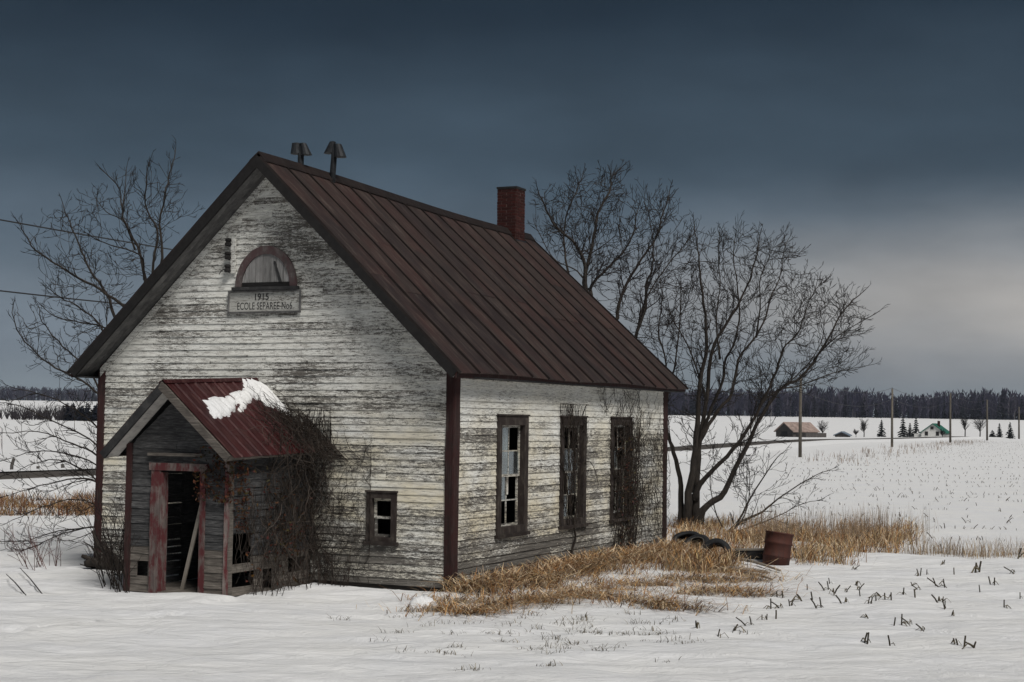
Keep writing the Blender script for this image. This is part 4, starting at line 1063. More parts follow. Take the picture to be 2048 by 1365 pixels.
# ================================================================== dry grass
STRAW = ((.46, .27, .12), (.36, .18, .07), (.62, .46, .28), (.25, .13, .06), (.46, .32, .18), (.40, .31, .21), (.30, .24, .18), (.66, .54, .38), (.17, .09, .045), (.74, .58, .40), (.10, .055, .033), (.07, .045, .03), (.16, .08, .05), (.30, .23, .12), (.52, .30, .12))
def blades(mb, r, n, sampler, h, w, lean, cols, droop=.55, ldir=None, jit=1.0):
    if mb.c is None: mb.c = []
    for k in range(n):
        s = sampler(r)
        if s is None: continue
        x, y = s[0], s[1]; hh_ = r.uniform(*h)*(s[2] if len(s) > 2 else 1); z = gz(x, y)-.02
        an = r.uniform(0, 2*math.pi); ld = Vector((math.cos(an), math.sin(an), 0))*jit
        if ldir: ld = ld+Vector(ldir)
        ln = r.uniform(*lean)*hh_; ww = r.uniform(*w); px_ = Vector((math.cos(an+1.3), math.sin(an+1.3), 0))*ww
        b0 = Vector((x, y, z)); P = []
        for t in (.0, .45, .8, 1.0): P.append(b0+ld*(ln*t**1.6)+Vector((0, 0, hh_*(t-droop*t*t*r.uniform(.6, 1.2)))))
        o = len(mb.v)
        mb.v.extend([tuple(P[0]-px_), tuple(P[0]+px_), tuple(P[1]+px_*.9), tuple(P[1]-px_*.9), tuple(P[2]+px_*.6), tuple(P[2]-px_*.6), tuple(P[3])])
        mb.f.extend([(o, o+1, o+2, o+3), (o+3, o+2, o+4, o+5), (o+5, o+4, o+6)])
        c = r.choice(cols); f = r.uniform(.65, 1.2); mb.c.extend([tuple(min(1, v*f) for v in c)]*7)
def clump_sampler(centers):
    def f(r):
        cx_, cy_, sx_, sy_ = r.choice(centers); return (r.gauss(cx_, sx_), r.gauss(cy_, sy_))
    return f
r = random.Random(31)
# along the side wall: dense mat from the corner to the tyres
gm1 = MB()
wallc = []
for k in range(190):
    a = r.uniform(-.35, 11.5); out_ = .12+abs(r.gauss(0, .55))*(1.0 if a > 1 else .75)
    if a > 9: out_ *= 1.9
    P = lw(a, -out_, 0); wallc.append((P.x, P.y, r.uniform(.08, .2), r.uniform(.08, .2)))
blades(gm1, r, 10000, clump_sampler(wallc), (.10, .62), (.003, .010), (.2, 1.5), STRAW, .6, (.35, -.25, 0), 1.3)
frontc = [(p.x, p.y, r.uniform(.06, .16), r.uniform(.06, .14)) for p in [G(x, y) for x, y in ((890, 1222), (930, 1228), (960, 1222), (985, 1215), (1015, 1205), (1050, 1200), (1080, 1205), (1120, 1195), (1180, 1195), (1230, 1200), (1280, 1205), (1320, 1212), (1350, 1218), (1150, 1185), (1215, 1180), (1380, 1190), (1420, 1180), (1460, 1185), (1490, 1190), (1440, 1165), (1400, 1160), (1350, 1160), (1310, 1170), (1260, 1170), (910, 1205), (1500, 1160), (1480, 1150), (1445, 1145), (1400, 1140), (1360, 1135))]]
frontc = [(x_, y_, sx_*1.9, sy_*1.5) for x_, y_, sx_, sy_ in frontc]
blades(gm1, r, 1500, clump_sampler([(x_, y_, .5, .3) for x_, y_, sx_, sy_ in frontc]), (.2, .6), (.003, .007), (.6, 1.6), STRAW, .85, (.4, -.2, 0), 1.2)
blades(gm1, r, 4600, clump_sampler(frontc), (.08, .42), (.003, .010), (.4, 2.0), STRAW, .72, (.45, -.25, 0), 1.3)
tag(link('dry_grass', gm1, 'attr'), 'matted straw-coloured grass along the foot of the side wall', 'grass', kind='stuff')
gm2 = MB(); bc = []
for x0_, x1_, y0_, y1_, n_ in ((1340, 1560, 1050, 1085, 50), (1390, 1530, 1085, 1110, 16), (1585, 1700, 1075, 1128, 42), (1690, 1815, 1060, 1104, 44), (1560, 1640, 1060, 1085, 14), (1330, 1425, 1108, 1150, 34), (1420, 1460, 1122, 1140, 8)):
    for k in range(n_):
        p = G(r.uniform(x0_, x1_), r.uniform(y0_, y1_)); bc.append((p.x, p.y, .18, .28))
blades(gm2, r, 10500, clump_sampler(bc), (.15, .60), (.003, .010), (.1, 1.0), STRAW+((.5, .38, .2),), .4, (.25, -.1, 0), 1.1)
thin = [(p.x, p.y, .3, .3) for p in [G(r.uniform(1500, 1830), r.uniform(1062, 1090)) for _ in range(40)]]
blades(gm2, r, 1300, clump_sampler(thin), (.4, 1.0), (.003, .005), (.0, .35), ((.22, .16, .11), (.3, .22, .15)), .1, (.15, 0, 0))
tag(link('dry_grass', gm2, 'attr'), 'tall dry tan grass under the large tree and behind the rusty drum', 'grass', kind='stuff')
gm3 = MB()
edge = [(p.x, p.y, .18, .18) for p in [G(x, 1108+(x-1830)*.03+r.uniform(-6, 5)) for x in range(1820, 2090, 5)]]
blades(gm3, r, 850, clump_sampler(edge), (.08, .6), (.003, .006), (.05, .6), ((.24, .17, .12), (.33, .25, .17), (.14, .10, .07), (.4, .3, .18)), .2)
tag(link('dry_weeds', gm3, 'attr'), 'thin line of dry weeds along the edge of the stubble field', 'weeds', kind='stuff')
gm4 = MB()
bkc = []
for k in range(260):
    x = r.uniform(-27, -4.5); bkc.append((x, 46.8+(x+13.3)*.30+r.random()**1.3*10.0, r.uniform(.2, .7), r.uniform(.2, .6)))
bank = clump_sampler(bkc)
blades(gm4, r, 15000, bank, (.08, .62), (.005, .012), (.1, 1.1), ((.26, .14, .06), (.19, .09, .04), (.12, .05, .035), (.33, .21, .10), (.07, .038, .028), (.28, .2, .12)), .4)
tag(link('roadside_grass', gm4, 'attr'), 'orange-brown grass bank below the road at left', 'grass', kind='stuff')
gm5 = MB()      # thin grass tips poking through the snow in the foreground
tips = [(p.x, p.y, .10, .05) for p in [G(r.gauss(1120, 190), r.gauss(1258, 30)) for _ in range(64)] if p.y < 29]
blades(gm5, r, 750, clump_sampler(tips), (.04, .15), (.003, .006), (.2, 1.2), ((.07, .065, .05), (.12, .10, .07), (.18, .15, .10)), .3)
tag(link('grass_tips', gm5, 'attr'), 'sparse grass tips poking through the foreground snow', 'grass', kind='stuff')
gm6 = MB()
rb = []
for (x, y) in [(lerp(17, 90, t)+4+r.uniform(-1.5, 4), lerp(120, 330, t)+r.uniform(-6, 6)) for t in [r.random() for _ in range(150)]]: rb.append((x, y, .5, .9))
blades(gm6, r, 750, clump_sampler(rb), (.3, .9), (.01, .022), (.1, .5), ((.2, .14, .10), (.28, .2, .14), (.12, .08, .06)), .2)
tag(link('roadside_weeds', gm6, 'attr'), 'brown weeds scattered along the far road verge', 'weeds', kind='stuff')

# snow hummock at the building corner
hm = MB(); c = G(845, 1222); rings = []
for i in range(9):
    ph = i/8*math.pi/2; row = []
    for j in range(22):
        an = j/22*2*math.pi; rr_ = math.cos(ph)*(1+.12*mnoise.noise((math.cos(an)*2, math.sin(an)*2, i*.3))+.10*mnoise.noise((math.cos(an)*5, math.sin(an)*5, i*.9)))
        row.append((math.cos(an)*.27*rr_, math.sin(an)*.30*rr_, math.sin(ph)*.30*(1+.22*mnoise.noise((math.cos(an)*3, math.sin(an)*3, i*.5)))-.06))
    rings.append(row)
hm.loft(rings); o = link('snow_hummock', hm, 'snow', None, True, c); tag(o, 'small rounded hummock of snow at the front corner of the school', 'snow')
gm7 = MB(); blades(gm7, r, 320, lambda r: (c.x+r.gauss(.05, .18), c.y-.22+r.gauss(0, .10)), (.1, .32), (.003, .006), (.2, 1), STRAW, .6); tag(link('grass_tuft', gm7, 'attr'), 'little dry tuft in front of the snow hummock', 'grass', kind='stuff')

# ================================================================== corn stubble
def stub_mesh(seed, big):
    r = random.Random(seed); mb = MB(); mb.c = []
    n = r.choice((1, 1, 2)); base = (.065, .055, .04)
    for k in range(n):
        h = r.uniform(.06, .15); an = r.uniform(0, 6.28); tl = r.choice((r.uniform(.0, .6), r.uniform(.5, 2.6)))
        p0 = Vector((r.uniform(-.05, .05), r.uniform(-.03, .03), -.04)); p1 = p0+Vector((math.cos(an)*tl*h*.55, math.sin(an)*tl*h*.3, h*.5+.04)); p2 = p1+Vector((math.cos(an)*tl*h*.5+r.uniform(-.01, .01), math.sin(an)*tl*h*.3, h*.5))
        o = len(mb.v); mb.tube([p0, p1, p2], [.012, .0105, .010], 5); f = r.uniform(.5, 1.2); mb.c.extend([tuple(v*f for v in base)]*(len(mb.v)-o))
    for k in range(r.choice((0, 1, 2, 3)) if big else r.choice((0, 1))):
        an = r.uniform(0, 6.28); o = len(mb.v); d = Vector((math.cos(an), math.sin(an)*.5, 0)); s = Vector((-d.y, d.x, 0))*.010; ln = r.uniform(.08, .2); hz = r.uniform(.02, .08)
        pts = [Vector((0, 0, .02)), d*ln*.5+Vector((0, 0, hz)), d*ln+Vector((0, 0, -.01))]
        rings = [[p-s, p+s, p+s*.6+Vector((0, 0, .008)), p-s*.6+Vector((0, 0, .008))] for p in pts]; mb.loft(rings); f = r.uniform(.5, 1.5); mb.c.extend([(.10*f, .085*f, .058*f)]*(len(mb.v)-o))
    me = mb.mesh('corn_stalk'); me.materials.append(M['attr']); return me
bigs = [stub_mesh(100+i, True) for i in range(12)]; smalls = [stub_mesh(200+i, False) for i in range(8)]
near = [(1708, 1140), (1838, 1152), (1853, 1150), (1888, 1130), (1913, 1150), (1823, 1172), (1887, 1175), (1878, 1172), (2030, 1148), (1713, 1172), (1720, 1193), (1805, 1190), (1835, 1180), (1740, 1208), (1752, 1203), (1777, 1202), (1833, 1195), (1885, 1205), (1890, 1218), (1880, 1206), (1905, 1232), (1733, 1237), (1788, 1250), (1805, 1250), (1820, 1248), (1733, 1283), (1783, 1292), (1910, 1290), (1925, 1294), (1950, 1297), (1655, 1180), (1665, 1188), (1690, 1185), (1600, 1203), (1625, 1200), (1540, 1218), (1560, 1214), (1582, 1212), (1660, 1168), (1530, 1240), (1545, 1238), (1515, 1185), (1640, 1215), (1690, 1208), (1715, 1180), (1758, 1195), (1960, 1185), (2010, 1215), (1850, 1262), (1985, 1170), (2040, 1190), (1560, 1195), (1610, 1180), (1470, 1262), (1500, 1250), (1440, 1275), (1395, 1255)]
ORD = ['first', 'second', 'third', 'fourth', 'fifth', 'sixth', 'seventh', 'eighth', 'ninth', 'tenth', 'eleventh', 'twelfth', 'thirteenth', 'fourteenth', 'fifteenth', 'sixteenth', 'seventeenth', 'eighteenth', 'nineteenth', 'twentieth']
def ranked(pts, bands):
    out = {}
    for bi, (lo, hi, nm_) in enumerate(bands):
        row_ = sorted([p for p in pts if lo <= p[1] < hi], key=lambda p: p[0])
        for k, p in enumerate(row_): out[p] = f'{ORD[k]} from the left in the {nm_}'
    return out
srank = ranked(near, ((0, 1170, 'farthest band of loose stalks'), (1170, 1186, 'second farthest band of stalks'), (1186, 1206, 'middle band of loose stalks'), (1206, 1238, 'second nearest band of stalks'), (1238, 1400, 'nearest band of loose stalks')))
for i, (x, y) in enumerate(near):
    p = G(x, y); o = link('corn_stalk', bigs[i % 12], None, None, loc=p, rot=(0, 0, rnd.uniform(0, 6.28))); s = rnd.uniform(.8, 1.3); o.scale = (s, s, s*rnd.uniform(.75, 1.1))
    tag(o, 'broken corn stalk, '+srank[(x, y)], 'stalk', 'corn stalks in the right foreground')
for i, (x, y, s) in enumerate(((1958, 1142, 2.3), (2038, 1120, 2.0))):
    p = G(x, y); o = link('corn_stalk', bigs[3+i*4], None, None, loc=p, rot=(0, 0, 1+i)); o.scale = (s*.8, s*.8, s)
    tag(o, ('taller pale broken corn stalk pair in the right foreground', 'dark forked corn stalk at the right edge of the picture')[i], 'stalk')
tufts = ((910, 1298), (880, 1306), (1065, 1300), (1100, 1333), (940, 1340), (1150, 1288), (1200, 1302), (1300, 1270), (1250, 1272), (1180, 1270), (1330, 1268), (1010, 1285), (985, 1268), (1380, 1285))
trank = ranked(tufts, ((0, 1275, 'farthest row of tufts'), (1275, 1299, 'middle row of tufts'), (1299, 1400, 'nearest row of tufts')))
for i, (x, y) in enumerate(tufts):
    p = G(x, y); mb = MB(); mb.c = []; rr = random.Random(300+i); loc = p
    gs = MB(); blades(gs, rr, 26, lambda r: (p.x+r.gauss(0, .09), p.y+r.gauss(0, .035)), (.03, .14), (.003, .006), (.3, 1.6), ((.07, .062, .045), (.12, .10, .06), (.20, .16, .09)), .45)
    me = gs.mesh('grass_tuft'); me.transform(Matrix.Translation(-p)); o = link('grass_tuft', me, 'attr', None, loc=p)
    tag(o, 'dark grass tuft in foreground snow, '+trank[(x, y)], 'tuft', 'tufts in the foreground snow')
# field rows
r = random.Random(44); stubs = []
y = 38.0; row = 0
while y < 330:
    x0_ = max(7.0, (1480-1024)/FPX*y*1.0) if y > 44 else (1620-1024)/FPX*y; x1_ = (2100-1024)/FPX*y
    if y > 120: x0_ = 25+(y-143)*.36+3
    if y > 60 and y <= 120: x0_ = (1560-1024)/FPX*y
    x = x0_; patch = 1
    while x < x1_:
        dn = .52+.9*mnoise.noise((x*.16, y*.4, 2.2))
        x += r.uniform(.10, .34)*(1 if y < 90 else 1.6)
        if r.random() < dn: stubs.append((x, y+r.gauss(0, .06)))
    y += r.uniform(3.0, 3.8) if y < 70 else (r.uniform(4.5, 6) if y < 120 else 9.0); row += 1
stubs.sort(key=lambda s: s[1])
for i, (x, y) in enumerate(stubs[:300]):
    o = link('corn_stub', smalls[i % 8], None, None, loc=(x, y, gz(x, y)), rot=(0, 0, r.uniform(0, 6.28))); s = r.uniform(.55, 1.15); o.scale = (s, s, s)
    tag(o, 'short cut corn stub in the near rows of the snowy field', 'stub', 'corn stubs in the near field rows')
fm = MB(); fm.c = []
for x, y in stubs[300:]:
    z = gz(x, y)-.03; h = r.uniform(.07, .17); t = Vector((r.uniform(-.10, .10), r.uniform(-.06, .06), h)); w_ = .014 if y < 90 else .02; o = len(fm.v); f = r.uniform(.5, 1.3)
    fm.tube([Vector((x, y, z)), Vector((x, y, z))+t], [w_, w_*.8], 3); fm.c.extend([(.10*f, .085*f, .062*f)]*(len(fm.v)-o))
tag(link('far_corn_stubble', fm, 'attr'), 'distant rows of cut corn stubble across the snowy field', 'stubble', kind='stuff')

# ================================================================== junk by the far corner
bp = G(1551, 1128); dr = thing('rusty_drum', 'tilted rusty steel drum standing in the dry grass', 'drum', bp); dr.rotation_euler = (math.radians(-4), math.radians(8), 0)
m = MB(); rings = []; R_ = .275
prof = [(-.25, .0), (-.25, R_), (.15, R_), (.165, R_+.014), (.19, R_+.014), (.205, R_), (.42, R_-.004), (.435, R_+.012), (.46, R_+.012), (.475, R_), (.63, R_), (.64, R_+.012), (.668, R_+.012), (.67, R_-.012), (.63, R_-.02), (.625, .0)]
for z, rad in prof:
    rings.append([(math.cos(q*math.pi/14)*max(rad, .001)*(1+.02*math.sin(q*1.3+z*7)), math.sin(q*math.pi/14)*max(rad, .001), z) for q in range(28)])
m.loft(rings); link('drum_body', m, 'barrel', dr, True)
m = MB(); m.tube([(.12, .05, .62), (.12, .05, .645)], .035, 10); link('bung', m, 'iron', dr)
def tyre(loc, R_, w_, rot, label, rim=False):
    t = thing('old_tyre', label, 'tyre', loc); t.rotation_euler = rot
    m = MB(); n = 30; rings = []
    prof_ = [(-.5, .62), (-.56, .75), (-.52, .92), (-.38, .985), (0, 1.0), (.38, .985), (.52, .92), (.56, .75), (.5, .62), (.30, .60), (.42, .75), (.36, .9), (0, .94), (-.36, .9), (-.42, .75), (-.30, .60)]
    for i in range(n):
        an = i/n*2*math.pi; rg = []
        for wx, rx in prof_:
            rr_ = R_*(rx+(.012 if i % 2 and rx > .98 else 0)); rg.append((wx*w_, math.cos(an)*rr_, math.sin(an)*rr_))
        rings.append(rg)
    rings.append(rings[0]); m.loft(rings, False); link('casing', m, 'rubber', t, True)
    if rim:
        m = MB(); rings = []
        for i in range(25):
            an = i/24*2*math.pi; rings.append([(wx*w_, math.cos(an)*R_*rx, math.sin(an)*R_*rx) for wx, rx in ((-.53, .60), (-.53, .655), (-.47, .655), (-.47, .60))])
        m.loft(rings, False); link('rim_ring', m, 'rim', t, True)
    return t
tA = G(1432, 1121); tyre(tA+Vector((0, 0, .12)), .34, .21, (0, math.radians(22), math.radians(62)), 'worn black tyre lying at the right end of the tyre heap')
tB = G(1400, 1112); tyre(tB+Vector((-.05, .25, .15)), .34, .24, (0, math.radians(52), math.radians(50)), 'black tyre leaning in the middle of the tyre heap', True)
tC = G(1368, 1105); tyre(tC+Vector((.1, .3, .19)), .35, .24, (0, math.radians(66), math.radians(66)), 'black tyre at the left end of the heap against the wall')
p0, p1 = G(1458, 1120), G(1530, 1122); m = MB(); dv = (p1-p0); n_ = Vector((-dv.y, dv.x, 0)).normalized()*.09
m.hexa([p0+n_, p0-n_, p1-n_, p1+n_, p0+n_+Vector((0, 0, .19)), p0-n_+Vector((0, 0, .19)), p1-n_+Vector((0, 0, .20)), p1+n_+Vector((0, 0, .20))])
bt = thing('timber_beam', 'dark timber beam with pale top lying between tyres and drum', 'beam', p0); me = m.mesh('beam'); me.transform(Matrix.Translation(-p0)); link('beam', me, 'darktrim', bt)
m = MB(); z_ = Vector((0, 0, .192)); m.hexa([p0+n_*1.1+z_-p0, p0-n_*1.1+z_-p0, p1-n_*1.1+z_*1.05-p0, p1+n_*1.1+z_*1.05-p0, p0+n_+z_*1.2-p0, p0-n_+z_*1.2-p0, p1-n_+z_*1.25-p0, p1+n_+z_*1.25-p0]); link('snow_cap', m, 'log', bt)
for i, (a_, b_, r_, lb) in enumerate(((((1438, 1142)), (1535, 1150), .055, 'bleached log lying in the grass in front of the tyres'), ((1470, 1126), (1560, 1145), .04, 'thinner bleached pole beside the drum'), ((1480, 1152), (1545, 1165), .03, 'short grey branch on the snow near the drum'))):
    p0, p1 = G(*a_)+Vector((0, 0, .06)), G(*b_)+Vector((0, 0, .05)); m = MB(); path = catmull([p0, lerp(p0, p1, .35)+Vector((0, 0, .03)), lerp(p0, p1, .7)+Vector((0, .1, .02)), p1], 9)
    m.tube(path, [r_*(1-.05*k)*(1+.1*rnd.uniform(-1, 1)) for k in range(10)], 8); tag(link('fallen_log', m, 'log', None, True), lb, 'log')

# ================================================================== utility poles and wires
poles = []
PP = [(-27, -9, 8.2), (.2, 68, 8.2), (25.9, 143.8, 0), (52.2, 220, 0), (82.8, 302.7, 0), (111.4, 375.8, 0), (136, 430, 0)]
tops = {2: (1600, 750), 3: (1784, 778), 4: (1901, 787), 5: (1974, 800), 6: (2027, 814)}
names_ = {2: 'nearest wooden utility pole behind the large bare tree', 3: 'second wooden utility pole along the road right of the barn', 4: 'third utility pole along the road beside the white house', 5: 'fourth utility pole along the road near the bare trees', 6: 'farthest utility pole by the spruces at right', 0: 'utility pole out of view behind the camera on the left', 1: 'utility pole hidden behind the schoolhouse'}
for i, (x, y, h) in enumerate(PP):
    z0 = gz(x, y)
    if i in tops:
        tp = D(tops[i][0], tops[i][1], 1)-CAM; h = HCAM+tp.z/tp.y*y-z0
    poles.append((Vector((x, y, z0)), h))
    if i == 0: continue
    t = thing('utility_pole', names_[i], 'utility pole', (x, y, z0), 0, 'utility poles along the road')
    k_ = 1+.5*smooth(140, 400, y); m = MB(); m.tube([(0, 0, -.3), (0, 0, h*.5), (.03, 0, h)], [.16*k_, .14*k_, .11*k_], 10); link('post', m, 'pole', t, True)
    m = MB(); m.tube([(0, 0, h-.02), (0, 0, h+.16)], [.05, .03], 6); link('insulator', m, 'iron', t)
    m = MB(); m.box(-.16, -.10, -.05, .05, h-1.55, h-1.25); link('bracket', m, 'iron', t)
wl_names = ('upper', 'lower')
for i in range(len(poles)-1):
    for k, (dz, sag) in enumerate(((.12, 1.15), (-1.4, 1.2))):
        (a, ha), (b_, hb) = poles[i], poles[i+1]; p0 = a+Vector((0, 0, ha+dz)); p1 = b_+Vector((0, 0, hb+dz)); pts = []
        for q in range(19):
            t = q/18; p = p0.lerp(p1, t); p.z -= sag*4*t*(1-t); pts.append(p)
        m = MB(); m.tube(pts, .016 if i < 1 else .022, 4)
        where = ('at the upper left of the sky, running behind the school', 'leading from behind the roof to the nearest pole', 'between the nearest and second poles', 'between the second and third poles', 'between the third and fourth poles', 'between the fourth and farthest poles')[i]
        tag(link('overhead_wire', m, 'wire'), f'{wl_names[k]} thin overhead wire {where}', 'wire', 'overhead wires along the road')
# fence posts by the road at left
for i, (x, yb, yt) in enumerate(((22, 958, 930), (124, 950, 932), (75, 957, 944))):
    q = D(x, yb, 80.0); q = Vector((q.x, q.y, gz(q.x, q.y))); h = (yb-yt)/FPX*80; m = MB(); m.tube([(0, 0, -.3), (.02, 0, h*.5), ((.12 if i == 0 else 0), 0, h)], [.09, .085, .08], 7)
    tag(link('fence_post', m, 'barn', None, True, q), ('leaning dark fence post beyond the road at far left', 'short dark fence post beyond the road nearest the schoolhouse', 'stubby fence post beyond the road between the other two')[i], 'post', 'fence posts beyond the road')

# ================================================================== farmstead in the distance
def gable_building(name, label, cat, px0, px1, ybase, ytop, d, depth, rz, wm, rmt, eave=.5, side_open=None, roofover=.4):
    c = D((px0+px1)/2, ybase, d); c = Vector((c.x, c.y, min(gz(c.x, c.y), c.z))); w_ = (px1-px0)/FPX*d; h = (ybase-ytop)/FPX*d
    t = thing(name, label, cat, c, rz); he = h*eave
    m = MB(); m.box(-w_/2, w_/2, 0, depth, -.5, he)
    m.add([(-w_/2, 0, he), (w_/2, 0, he), (0, 0, h), (-w_/2, depth, he), (w_/2, depth, he), (0, depth, h)], [(0, 1, 2), (5, 4, 3), (0, 2, 5, 3), (1, 4, 5, 2)]); link('wall', m, wm, t)
    m = MB(); k_ = (h-he)/(w_/2)
    for s in (-1, 1):
        e = s*(w_/2+roofover); ze = he-roofover*k_
        m.hexa([(0, -roofover, h+.02), (0, depth+roofover, h+.02), (e, depth+roofover, ze+.02), (e, -roofover, ze+.02), (0, -roofover, h+.25), (0, depth+roofover, h+.25), (e, depth+roofover, ze+.22), (e, -roofover, ze+.22)])
    link('roof', m, rmt, t); return t, w_, h, he
t, w_, h, he = gable_building('barn', 'old grey barn with snow-dusted reddish roof beyond the road', 'barn', 1546, 1592, 874, 846, 395, 9, math.radians(-52), 'barn', 'barnroof', .42)
m = MB(); m.box(-1.0, 1.0, -.06, -.01, -.2, he*.95); link('barn_door', m, 'black', t)
m = MB(); m.box(w_/2+.02, w_/2+3.2, 1, 8.5, -.4, he*.75); link('lean_to', m, 'barn', t)
t, w_, h, he = gable_building('shed', 'low farm shed with blue-grey roof right of the barn', 'shed', 1670, 1696, 878, 865, 405, 4, math.radians(-20), 'barn', 'bluepaint', .55)
t, w_, h, he = gable_building('farmhouse', 'small white farmhouse with green roof among spruces', 'house', 1843, 1888, 879, 849, 415, 9, math.radians(-24), 'white', 'green', .45)
for x, z0, z1 in ((-1.6, .9, 2.0), (1.2, .9, 2.0), (-.2, 2.5, 3.3)):
    m = MB(); m.box(x-.4, x+.4, -.06, -.012, z0, z1); win = link('window', m, 'black', t); m = MB(); m.box(x-.5, x+.5, -.09, -.065, z0-.1, z0); link('sill', m, 'white', win)
m = MB(); m.box(w_*.12, w_*.12+.6, 3, 3.6, h*.8, h+.9); link('chimney', m, 'brick', t)
m = MB(); m.box(-w_/2-2, -w_/2-.05, 1, 6, -.4, he*.8); link('side_extension', m, 'white', t)

def conifer_into(mb, base, h, wid, r, cols=None):
    n = 9; o0 = len(mb.v)
    mb.tube([base+Vector((0, 0, -.3)), base+Vector((0, 0, h*.95))], [h*.025, .02], 5)
    for i in range(n):
        t = i/n; z = h*(.06+.90*t); R_ = wid*.5*(1-t)**.85+.08
        for k in range(9):
            an = r.uniform(0, 6.28); rr_ = R_*r.uniform(.65, 1.2); d = Vector((math.cos(an), math.sin(an), 0)); s = Vector((-d.y, d.x, 0))*rr_*.33; o = len(mb.v); p = base+Vector((0, 0, z))
            tip = p+d*rr_+Vector((0, 0, -rr_*.35)); mid = p+d*rr_*.55+Vector((0, 0, -rr_*.05))
            mb.v.extend([tuple(p+Vector((0, 0, h*.06))), tuple(mid+s), tuple(tip), tuple(mid-s), tuple(mid-Vector((0, 0, h*.05)))]); mb.f.extend([(o, o+1, o+2), (o, o+2, o+3), (o+1, o+4, o+2), (o+2, o+4, o+3)])
    if cols is not None and mb.c is not None:
        f = r.uniform(.6, 1.3); c = r.choice(cols); mb.c.extend([tuple(v*f for v in c)]*(len(mb.v)-o0))
r = random.Random(61)
spr = [(1763, 880, 843, 24, 'spruce left of the second pole, standing alone'), (1806, 881, 836, 26, 'tall dark spruce left of the white farmhouse'), (1832, 881, 837, 24, 'dark spruce close beside the white farmhouse'), (1820, 881, 850, 18, 'short spruce between the two by the farmhouse'), (1985, 881, 864, 20, 'smallest leftmost of the three spruces at far right'), (1999, 882, 850, 18, 'middle of the three spruces at far right'), (2020, 882, 847, 22, 'rightmost of the three spruces at far right')]
for x, yb, yt, wp, lb in spr:
    d = 420 if x < 1900 else 440; q = D(x, yb, d); q = Vector((q.x, q.y, gz(q.x, q.y))); h = (yb-yt)/FPX*d; root = thing('spruce_tree', 'dark '+lb if not lb.startswith(('tall', 'dark', 'short', 'small')) else lb, 'tree', q, 0, 'spruces by the farm')
    mb = MB(); conifer_into(mb, Vector((0, 0, 0)), h, wp/FPX*d, r); link('crown', mb, 'conifer', root)
    m = MB(); m.tube([(0, 0, -.3), (0, 0, h*.2)], [.2, .15], 6); link('trunk', m, 'bark', root)
def far_tree(x, yb, yt, d, lb, seed, wide=.6, mat='twig'):
    r = random.Random(seed); q = D(x, yb, d); q = Vector((q.x, q.y, gz(q.x, q.y))); h = (yb-yt)/FPX*d; root = thing('bare_tree', lb, 'tree', q, 0, 'bare trees by the farm'); tb, cb = MB(), MB()
    tb.tube([(0, 0, -.3), (.05*h*.2, 0, h*.35), (0, 0, h*.6)], [h*.03, h*.022, h*.015], 6)
    for k in range(26):
        z = h*r.uniform(.2, .6); an = r.uniform(0, 6.28); dv = Vector((math.cos(an)*wide, math.sin(an)*wide, r.uniform(.7, 1.4))).normalized(); twig(cb, Vector((0, 0, z)), dv, h*r.uniform(.3, .5), .05, 1, r, .2, 4.0/h, .017)
    link('trunk', tb, 'bark', root, True); link('crown', cb, mat, root)
far_tree(1728, 878, 840, 410, 'small bare tree left of the lone spruce', 71); far_tree(1645, 876, 842, 400, 'bare tree between the barn and the low shed', 72, .9); far_tree(1930, 882, 838, 425, 'bare tree right of the third utility pole', 73); far_tree(1960, 882, 836, 425, 'bare tree left of the fourth utility pole', 74, .7); far_tree(1885, 881, 862, 400, 'bare bush in front of the white farmhouse', 75, 1)
far_tree(1712, 880, 862, 405, 'little bare bush right of the shed', 76, .9)

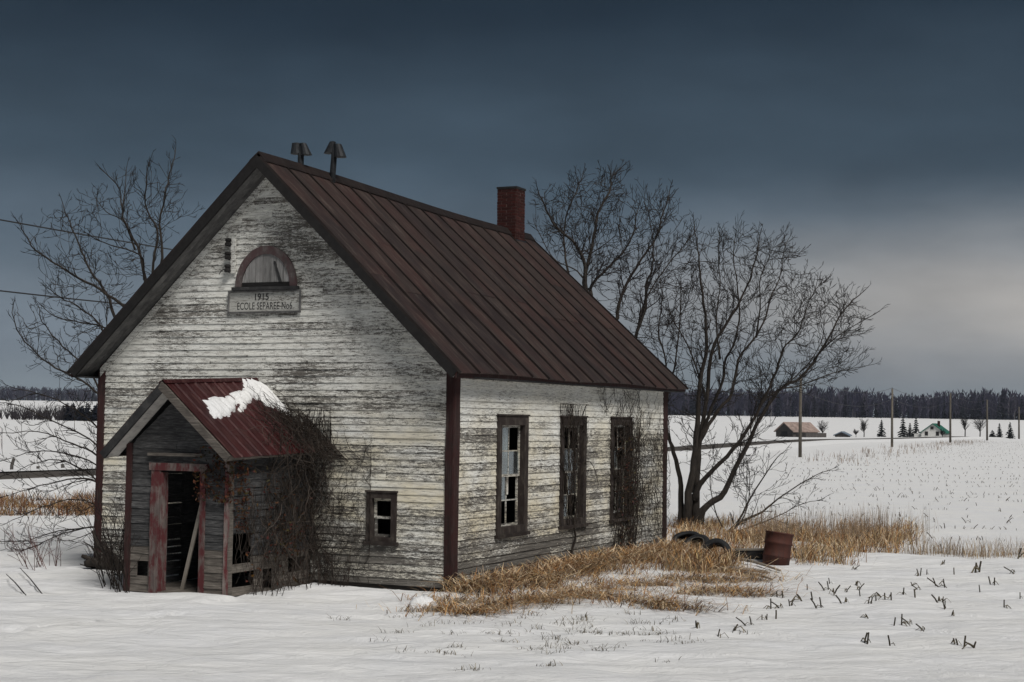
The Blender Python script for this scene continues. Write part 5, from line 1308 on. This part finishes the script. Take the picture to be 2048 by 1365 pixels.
# ================================================================== far woods
r = random.Random(81); fo = MB(); fo.c = []
CON = ((.012, .015, .021), (.015, .018, .028), (.010, .012, .019)); DEC = ((.032, .031, .050), (.046, .043, .062), (.026, .026, .044))  # distance haze is put into these tree colours as extra blue
def fdepth(q): return lerp(880, 1500, 1-smooth(-.2, -.02, q))
for k in range(4600):
    q = -.45+.95*r.random(); layer = r.random(); d = fdepth(q)+layer*90-8; x = q*d; z = gz(x, d); base = Vector((x, d, z)); edge_ = layer < .25
    hs = (15.5+4*mnoise.noise((x*.02, 0, 3)))*r.uniform(.7, 1.08)*(1.0 if q > -.1 else .9)
    if r.random() < .26: conifer_into(fo, base, hs*r.uniform(.6, 1.1), hs*r.uniform(.22, .36), r, CON)
    else:
        o0 = len(fo.v); pale = r.random() < .10; fo.tube([base, base+Vector((r.uniform(-.5, .5), 0, hs*.55)), base+Vector((r.uniform(-.8, .8), 0, hs*.9))], [.22, .17, .06], 3, False); n1 = len(fo.v)
        for b_ in range(22):
            zz = hs*r.uniform(.12, .82); an = r.uniform(0, 6.28); ln = hs*r.uniform(.12, .28); dv = Vector((math.cos(an)*.55, math.sin(an)*.55, 1)).normalized()*ln; p = base+Vector((0, 0, zz)); s = Vector((r.uniform(.12, .4), 0, 0)); o = len(fo.v)
            fo.v.extend([tuple(p-s*.3), tuple(p+dv*.6+s), tuple(p+dv), tuple(p+dv*.55-s)]); fo.f.append((o, o+1, o+2, o+3))
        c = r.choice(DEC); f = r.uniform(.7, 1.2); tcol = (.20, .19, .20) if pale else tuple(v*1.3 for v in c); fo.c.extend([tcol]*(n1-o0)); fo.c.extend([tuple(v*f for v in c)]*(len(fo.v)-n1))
tag(link('far_woods', fo, 'forest'), 'long dark band of mixed woods along the horizon', 'woods', kind='stuff')
# hedgerow and dark thicket in the left distance
hb_ = MB(); hb_.c = []
for k in range(150):
    px_ = r.uniform(-80, 215); dk = px_ > 125 and r.random() < .8; d = 300+r.uniform(-8, 8); q = D(px_, 845, d); z = gz(q.x, q.y); base = Vector((q.x, q.y, z))
    if dk: conifer_into(hb_, base, r.uniform(2.2, 3.6), 2.6, r, CON)
    else:
        h = r.uniform(1.5, 3.4); o0 = len(hb_.v)
        for b_ in range(12):
            dv = Vector((r.uniform(-.5, .5), r.uniform(-.5, .5), 1))*h*r.uniform(.5, 1); hb_.tube([base, base+dv*.5+Vector((r.uniform(-.2, .2), 0, 0)), base+dv], [.05, .04, .025], 3, False)
        hb_.c.extend([(.04, .036, .04)]*(len(hb_.v)-o0))
tag(link('far_hedgerow', hb_, 'forest'), 'dark hedgerow and thicket in the snowy left distance', 'hedgerow', kind='stuff')

# ================================================================== thin winter air over the fields
hz = MB(); hz.box(-4700, 4700, -200, 6700, -8, 60); ho = link('haze', hz, None)
km = bpy.data.materials.new('thin_haze'); km.use_nodes = True; kt = km.node_tree; kt.nodes.clear()
pv = kt.nodes.new('ShaderNodeVolumePrincipled'); pv.inputs['Color'].default_value = (.72, .80, .95, 1); pv.inputs['Density'].default_value = .00008; pv.inputs['Anisotropy'].default_value = 0
ko = kt.nodes.new('ShaderNodeOutputMaterial'); kt.links.new(pv.outputs[0], ko.inputs['Volume']); ho.data.materials.append(km)
tag(ho, kind='stuff')
